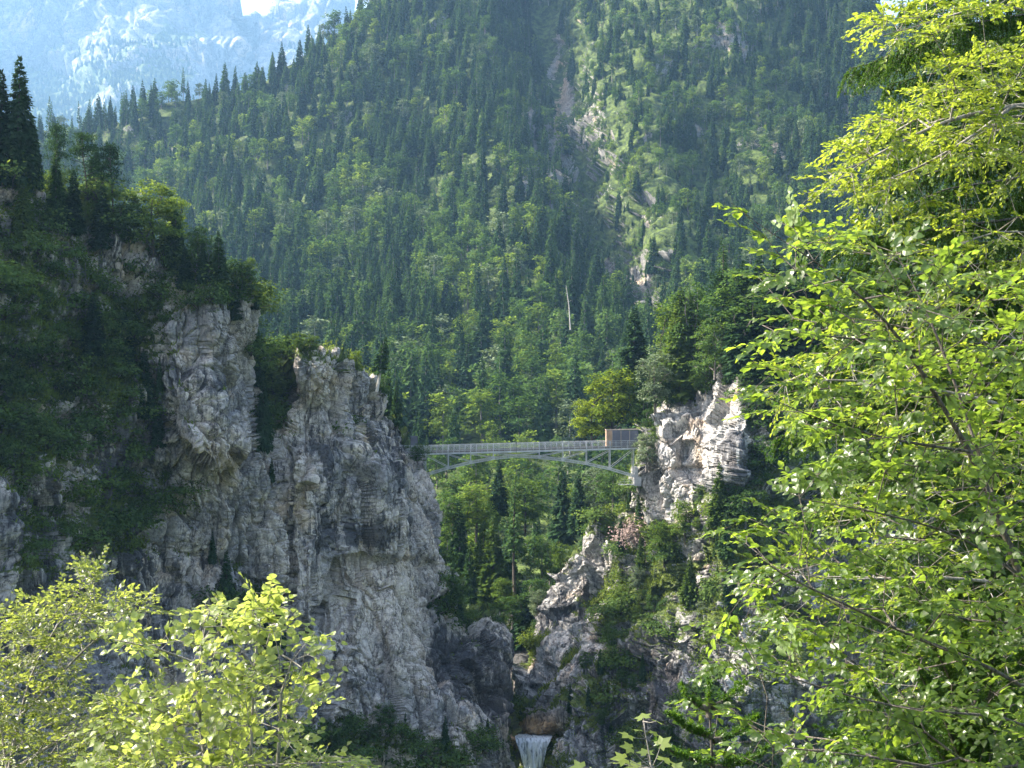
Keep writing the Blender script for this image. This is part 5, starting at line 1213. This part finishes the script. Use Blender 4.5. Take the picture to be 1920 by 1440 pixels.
near_tree('young_beech', 'small-leaved beech rising in the bottom left corner, tip at the top left', 'broadleaf tree',
          [[(-40, 2200, 13), (-20, 1700, 13), (15, 1450, 13), (37, 1343, 13), (60, 1250, 13), (100, 1180, 12.9), (150, 1120, 12.8), (170, 1062, 12.8)], [(37, 1343, 13), (110, 1270, 12.6), (190, 1180, 12.4), (280, 1145, 12.2)], [(15, 1450, 13), (-10, 1300, 13.2), (-10, 1180, 13.2)], [(15, 1450, 13), (120, 1380, 12.5), (220, 1330, 12.2)]],
          [([(-40, 1170), (10, 1140), (50, 1150), (80, 1105), (130, 1115), (150, 1060), (172, 1048), (195, 1075), (190, 1110), (250, 1105), (300, 1145), (230, 1160), (170, 1210), (150, 1280), (210, 1290), (220, 1350), (250, 1480), (-40, 1480)], 1)], 430, 11.9, 14.0, 231, 'small_leaf', 'near_bark_pale', .066, .035, False, .26, 9, .12, up=.15, kmax=.022)
near_tree('linden_tree', 'young linden at the bottom left with large pale glowing leaves and thin grey stems', 'broadleaf tree',
          [[(415, 2050, 9.2), (410, 1700, 9.2), (397, 1440, 9.2), (367, 1360, 9.2), (362, 1310, 9.2), (367, 1243, 9.2), (380, 1167, 9.2), (395, 1138, 9.2)], [(410, 1700, 9.2), (535, 1440, 9.1), (530, 1383, 9.), (520, 1313, 8.9), (503, 1267, 8.9), (540, 1210, 8.9), (590, 1185, 8.9)], [(410, 1700, 9.2), (480, 1440, 9.4), (470, 1293, 9.5), (470, 1227, 9.5), (483, 1167, 9.5), (497, 1120, 9.5)],
           [(367, 1360, 9.2), (310, 1320, 9.), (240, 1290, 8.8), (190, 1300, 8.8)], [(367, 1243, 9.2), (310, 1200, 9), (250, 1180, 8.9), (215, 1200, 8.8)], [(530, 1383, 9.), (580, 1350, 8.8), (610, 1290, 8.8)], [(397, 1440, 9.2), (560, 1430, 8.7), (680, 1428, 8.5)]],
          [([(375, 1180), (385, 1135), (412, 1130), (420, 1175)], .35), ([(462, 1190), (455, 1150), (490, 1108), (520, 1120), (515, 1190)], .6), ([(210, 1210), (230, 1180), (300, 1185), (340, 1200), (290, 1225)], .45), ([(350, 1230), (360, 1195), (420, 1180), (530, 1190), (560, 1180), (600, 1190), (590, 1240), (560, 1260), (600, 1270), (600, 1320), (560, 1330), (590, 1400), (620, 1440), (620, 1490), (180, 1490), (180, 1310), (250, 1270), (330, 1290), (340, 1255)], 4.2), ([(620, 1420), (680, 1412), (692, 1440), (630, 1450)], .12)], 270, 8.4, 10.0, 241, 'linden_leaf', 'near_bark_pale', .078, .03, True, .24, 6, .12, up=.1, aspect=.86, kmax=.017, lift=.45)
near_tree('young_beech', 'leafy beech sapling between the linden and the small-leaved beech, darker and lower', 'broadleaf tree',
          [[(300, 2180, 12), (300, 1700, 12), (310, 1450, 12), (290, 1340, 12), (270, 1280, 12)], [(310, 1450, 12), (440, 1380, 12), (520, 1330, 12)]],
          [([(180, 1350), (230, 1300), (330, 1290), (450, 1280), (540, 1330), (560, 1480), (150, 1480)], 1)], 200, 11.2, 13.0, 251, 'small_leaf', 'near_bark_pale', .066, .03, False, .26, 9, .12, up=.1, kmax=.018)
# young maple
def maple():
    r = np.random.default_rng(5); wd = MB(); lf = MB(); root = at(1225, 2020, 8.5)
    stem = [(1225, 2020, 8.5), (1222, 1440, 8.5), (1212, 1385, 8.5), (1205, 1352, 8.5)]; P = np.array([at(*q) for q in stem]); wd.tube(P, [.008, .006, .004, .002], 5)
    spots = [(1206, 1345, .09), (1178, 1378, .085), (1232, 1352, .08), (1182, 1402, .08), (1170, 1422, .10), (1240, 1395, .09), (1212, 1412, .09), (1245, 1425, .10), (1195, 1440, .10), (1150, 1455, .1), (1090, 1440, .1), (1112, 1452, .1), (1230, 1450, .1), (1265, 1440, .09), (1160, 1430, .08), (1225, 1375, .06), (1196, 1368, .06)]
    for (x, y, s) in spots:
        c = at(x, y, 8.5 + r.uniform(-.25, .25)); k = P[np.argmin(np.abs(P[:, 2] - (c[2] - .06)))]; wd.tube([k, (k + c) / 2 - [0, 0, .01], c], [.003, .002, .0015], 4)
        out = unit((c - k) * [1, 1, .3])[None][0]; nr = unit(np.array([0, -.35, 1.]) + rv(r, 1, .25)[0]); nr = unit(nr - out * (nr @ out)); sd = np.cross(out, nr); V = [c]
        for a, l in ((-150, .35), (-115, .62), (-90, .42), (-60, .85), (-32, .52), (0, 1.), (32, .52), (60, .85), (90, .42), (115, .62), (150, .35)):
            a = math.radians(a); V.append(c + (out * math.cos(a) + sd * math.sin(a)) * l * s - nr * .12 * s * l * l)
        lf.add(V, [[0, i + 1, i] for i in range(1, 11)])
    e = empty('maple_sapling', tuple(root)); tag(e, 'maple sapling with lobed bright leaves at the bottom edge, right of the waterfall', 'sapling')
    for m in (wd, lf):
        for q in m.V: q -= root
    wd.build('stem', [M['near_bark_pale']], e); lf.build('foliage', [M['linden_leaf']], e)
maple()
# spruces close by: limbs with hanging twigs set with needles
def needle_tree(name, label, limbs, seed, hang, step, twl, trunkpts=None, tr=.12, up=False):
    r = np.random.default_rng(seed); wd = MB(); Q = []; root = at(*(trunkpts[0] if trunkpts else limbs[0][0]))
    if trunkpts: P = np.array([at(*q) for q in trunkpts]); wd.tube(P, np.linspace(tr, tr * .6, len(P)), 8)
    def fur(P, L, nn):     # needles round a twig
        t = r.random(nn); k = t * (len(P) - 1); i = np.minimum(k.astype(int), len(P) - 2); f = (k - i)[:, None]; b = P[i] * (1 - f) + P[i + 1] * f; ax = unit(P[i + 1] - P[i])
        d = unit(ax * .9 + rv(r, nn, .75)); sd = unit(np.cross(d, rv(r, nn))); Q.append(kites(b, d, sd, np.full(nn, L) * r.uniform(.7, 1.2, nn), np.full(nn, L * .30), 0))
    for lb in limbs:
        Pl = dens_limb(lb, step); n = len(Pl); wd.tube(Pl, np.linspace(.028, .005, n), 5)
        dl = unit(np.gradient(Pl, axis=0))
        for i in range(1, n):
            u = i / n
            for g in range(5):
                side = unit(np.cross(dl[i], [0, 0, 1.])) * r.choice([-1, 1]) * r.uniform(.1, .9)
                L = twl * r.uniform(.4, 1.1) * (1.1 - .55 * u); dirn = unit(dl[i] * .65 + side * .8 - np.array([0, 0, hang * r.uniform(.6, 1.4)])) if not up else unit(dl[i] * .6 + side * 1.0 + np.array([0, 0, .25]))
                k = np.linspace(0, 1, 5)[:, None]; P = Pl[i] + dirn * k * L - np.array([0, 0, 1]) * (hang * .6 * L * k * k); wd.tube(P, [.003, .0025, .002, .0015, .001], 3); fur(P, .034, int(60 * L / .3))
                for q in range(4):
                    j = r.integers(1, 5); d2 = unit(dirn + rv(r, 1, .6)[0] - [0, 0, hang * .8]); P2 = P[j] + d2 * k[:4] * L * .45; fur(P2, .032, int(26 * L / .3))
        fur(Pl, .035, 14 * n)
    lf = MB(); lf.quads(np.concatenate(Q)); e = empty(name, tuple(root)); tag(e, label, 'spruce')
    for m in (wd, lf):
        for q in m.V: q -= root
    wd.build('branches', [M['near_bark']], e, True); lf.build('needles', [M['near_needles']], e); log(name, len(lf.V[0]) // 4)
lm = []
rr_ = np.random.default_rng(90)
for k in range(40):
    y0 = -60 + k * 38; xe = np.interp(y0, [-60, 0, 100, 200, 330, 450, 620, 760, 900, 1100, 1500], [1690, 1600, 1592, 1640, 1600, 1520, 1470, 1455, 1560, 1560, 1560]) + rr_.uniform(-5, 90) * (0 if k % 3 == 0 else 1)
    Yk = rr_.uniform(15.2, 17.5); lm.append([(2080, y0 + rr_.uniform(-10, 30), 17), (1930, y0 + 10, (17 + Yk) / 2), ((1930 + xe) / 2, y0 + 35, Yk), (xe, y0 + rr_.uniform(60, 110), Yk)])
needle_tree('spruce_tree', 'near spruce with drooping curtains of twigs behind the leaves at the right edge', lm, 301, .75, .075, .42, [(2075, 2300, 17), (2085, 800, 17), (2090, -300, 17)])
needle_tree('spruce_sapling', 'young spruce tip poking up at the bottom, right of the maple sapling', [[(1330, 1330, 9.6), (1300, 1325, 9.5), (1285, 1300, 9.5)], [(1334, 1380, 9.6), (1290, 1370, 9.4), (1262, 1345, 9.3)], [(1334, 1330, 9.6), (1365, 1310, 9.7), (1385, 1290, 9.7)], [(1336, 1390, 9.6), (1385, 1375, 9.8), (1410, 1350, 9.8)], [(1336, 1430, 9.6), (1280, 1420, 9.3), (1245, 1400, 9.2)], [(1336, 1440, 9.6), (1400, 1430, 9.9), (1430, 1410, 9.9)], [(1330, 1345, 9.6), (1328, 1290, 9.6)]], 303, .05, .06, .13, [(1345, 2060, 9.6), (1336, 1440, 9.6), (1329, 1300, 9.6)], .014, True)
needle_tree('young_spruce', 'bushy young spruce low at the right edge among the large leaves', [[(1830, 1500, 12.5), (x0, y0, 12.2), (x1, y1, 12)] for (x0, y0, x1, y1) in ((1740, 1380, 1640, 1300), (1760, 1320, 1680, 1200), (1720, 1430, 1560, 1380), (1820, 1300, 1800, 1180), (1880, 1330, 1920, 1230), (1700, 1470, 1520, 1450), (1780, 1270, 1730, 1170), (1860, 1260, 1860, 1150))], 305, .15, .07, .3, [(1850, 2180, 12.5), (1830, 1500, 12.5), (1830, 1150, 12.5)], .03, True)

# ------------------------------------------------------------------ air
def haze():
    N = NT('air_haze'); v = N.n('ShaderNodeVolumePrincipled', {'Density': HAZE, 'Anisotropy': .2}); v.inputs['Color'].default_value = (.34, .63, 1.0, 1)
    N.set(N.out.inputs[1], v.outputs[0])
    mb = MB(); lo = np.array([-3600, -60, -85.]); hi = np.array([2400, 6500, 1760.]); mb.box((lo + hi) / 2, hi - lo)
    o = mb.build('haze', N.m); o['kind'] = 'stuff'
HAZE = .9e-4
haze()

# ------------------------------------------------------------------ light
EL, AZ = math.radians(41), math.radians(-78)
sdir = Vector((math.cos(EL) * math.sin(AZ), math.cos(EL) * math.cos(AZ), math.sin(EL)))
sun = bpy.data.lights.new('sun', 'SUN'); sun.energy = 4.3; sun.angle = math.radians(.5); sun.color = (1, .92, .79)
so = link(bpy.data.objects.new('sun', sun)); so.rotation_euler = sdir.to_track_quat('Z', 'Y').to_euler()
w = bpy.data.worlds.new('World'); bpy.context.scene.world = w; w.use_nodes = True
nt = w.node_tree; bg = nt.nodes['Background']; sky = nt.nodes.new('ShaderNodeTexSky'); sky.sky_type = 'NISHITA'; sky.sun_disc = False
sky.sun_elevation = EL; sky.sun_rotation = AZ; sky.air_density = 1.0; sky.dust_density = 5.0; sky.ozone_density = 1.0
nt.links.new(sky.outputs[0], bg.inputs[0]); bg.inputs[1].default_value = .15

# ------------------------------------------------------------------ camera and render
cam = bpy.data.cameras.new('camera'); cam.lens = F * 36 / 1920; cam.sensor_width = 36; cam.clip_start = .1; cam.clip_end = 12000
co = link(bpy.data.objects.new('camera', cam)); co.rotation_euler = (math.radians(90), 0, 0)
sc = bpy.context.scene; sc.camera = co
sc.render.engine = 'CYCLES'
sc.view_settings.view_transform = 'Standard'; sc.view_settings.look = 'None'; sc.view_settings.exposure = 2.0; sc.view_settings.gamma = 1
cy = sc.cycles; cy.max_bounces = 5; cy.diffuse_bounces = 3; cy.glossy_bounces = 2; cy.transmission_bounces = 4; cy.transparent_max_bounces = 6; cy.volume_bounces = 0
cy.caustics_reflective = False; cy.caustics_refractive = False; cy.use_denoising = True; cy.sample_clamp_indirect = 6
cy.use_adaptive_sampling = True; cy.adaptive_threshold = .02
log('done', len(bpy.data.objects))
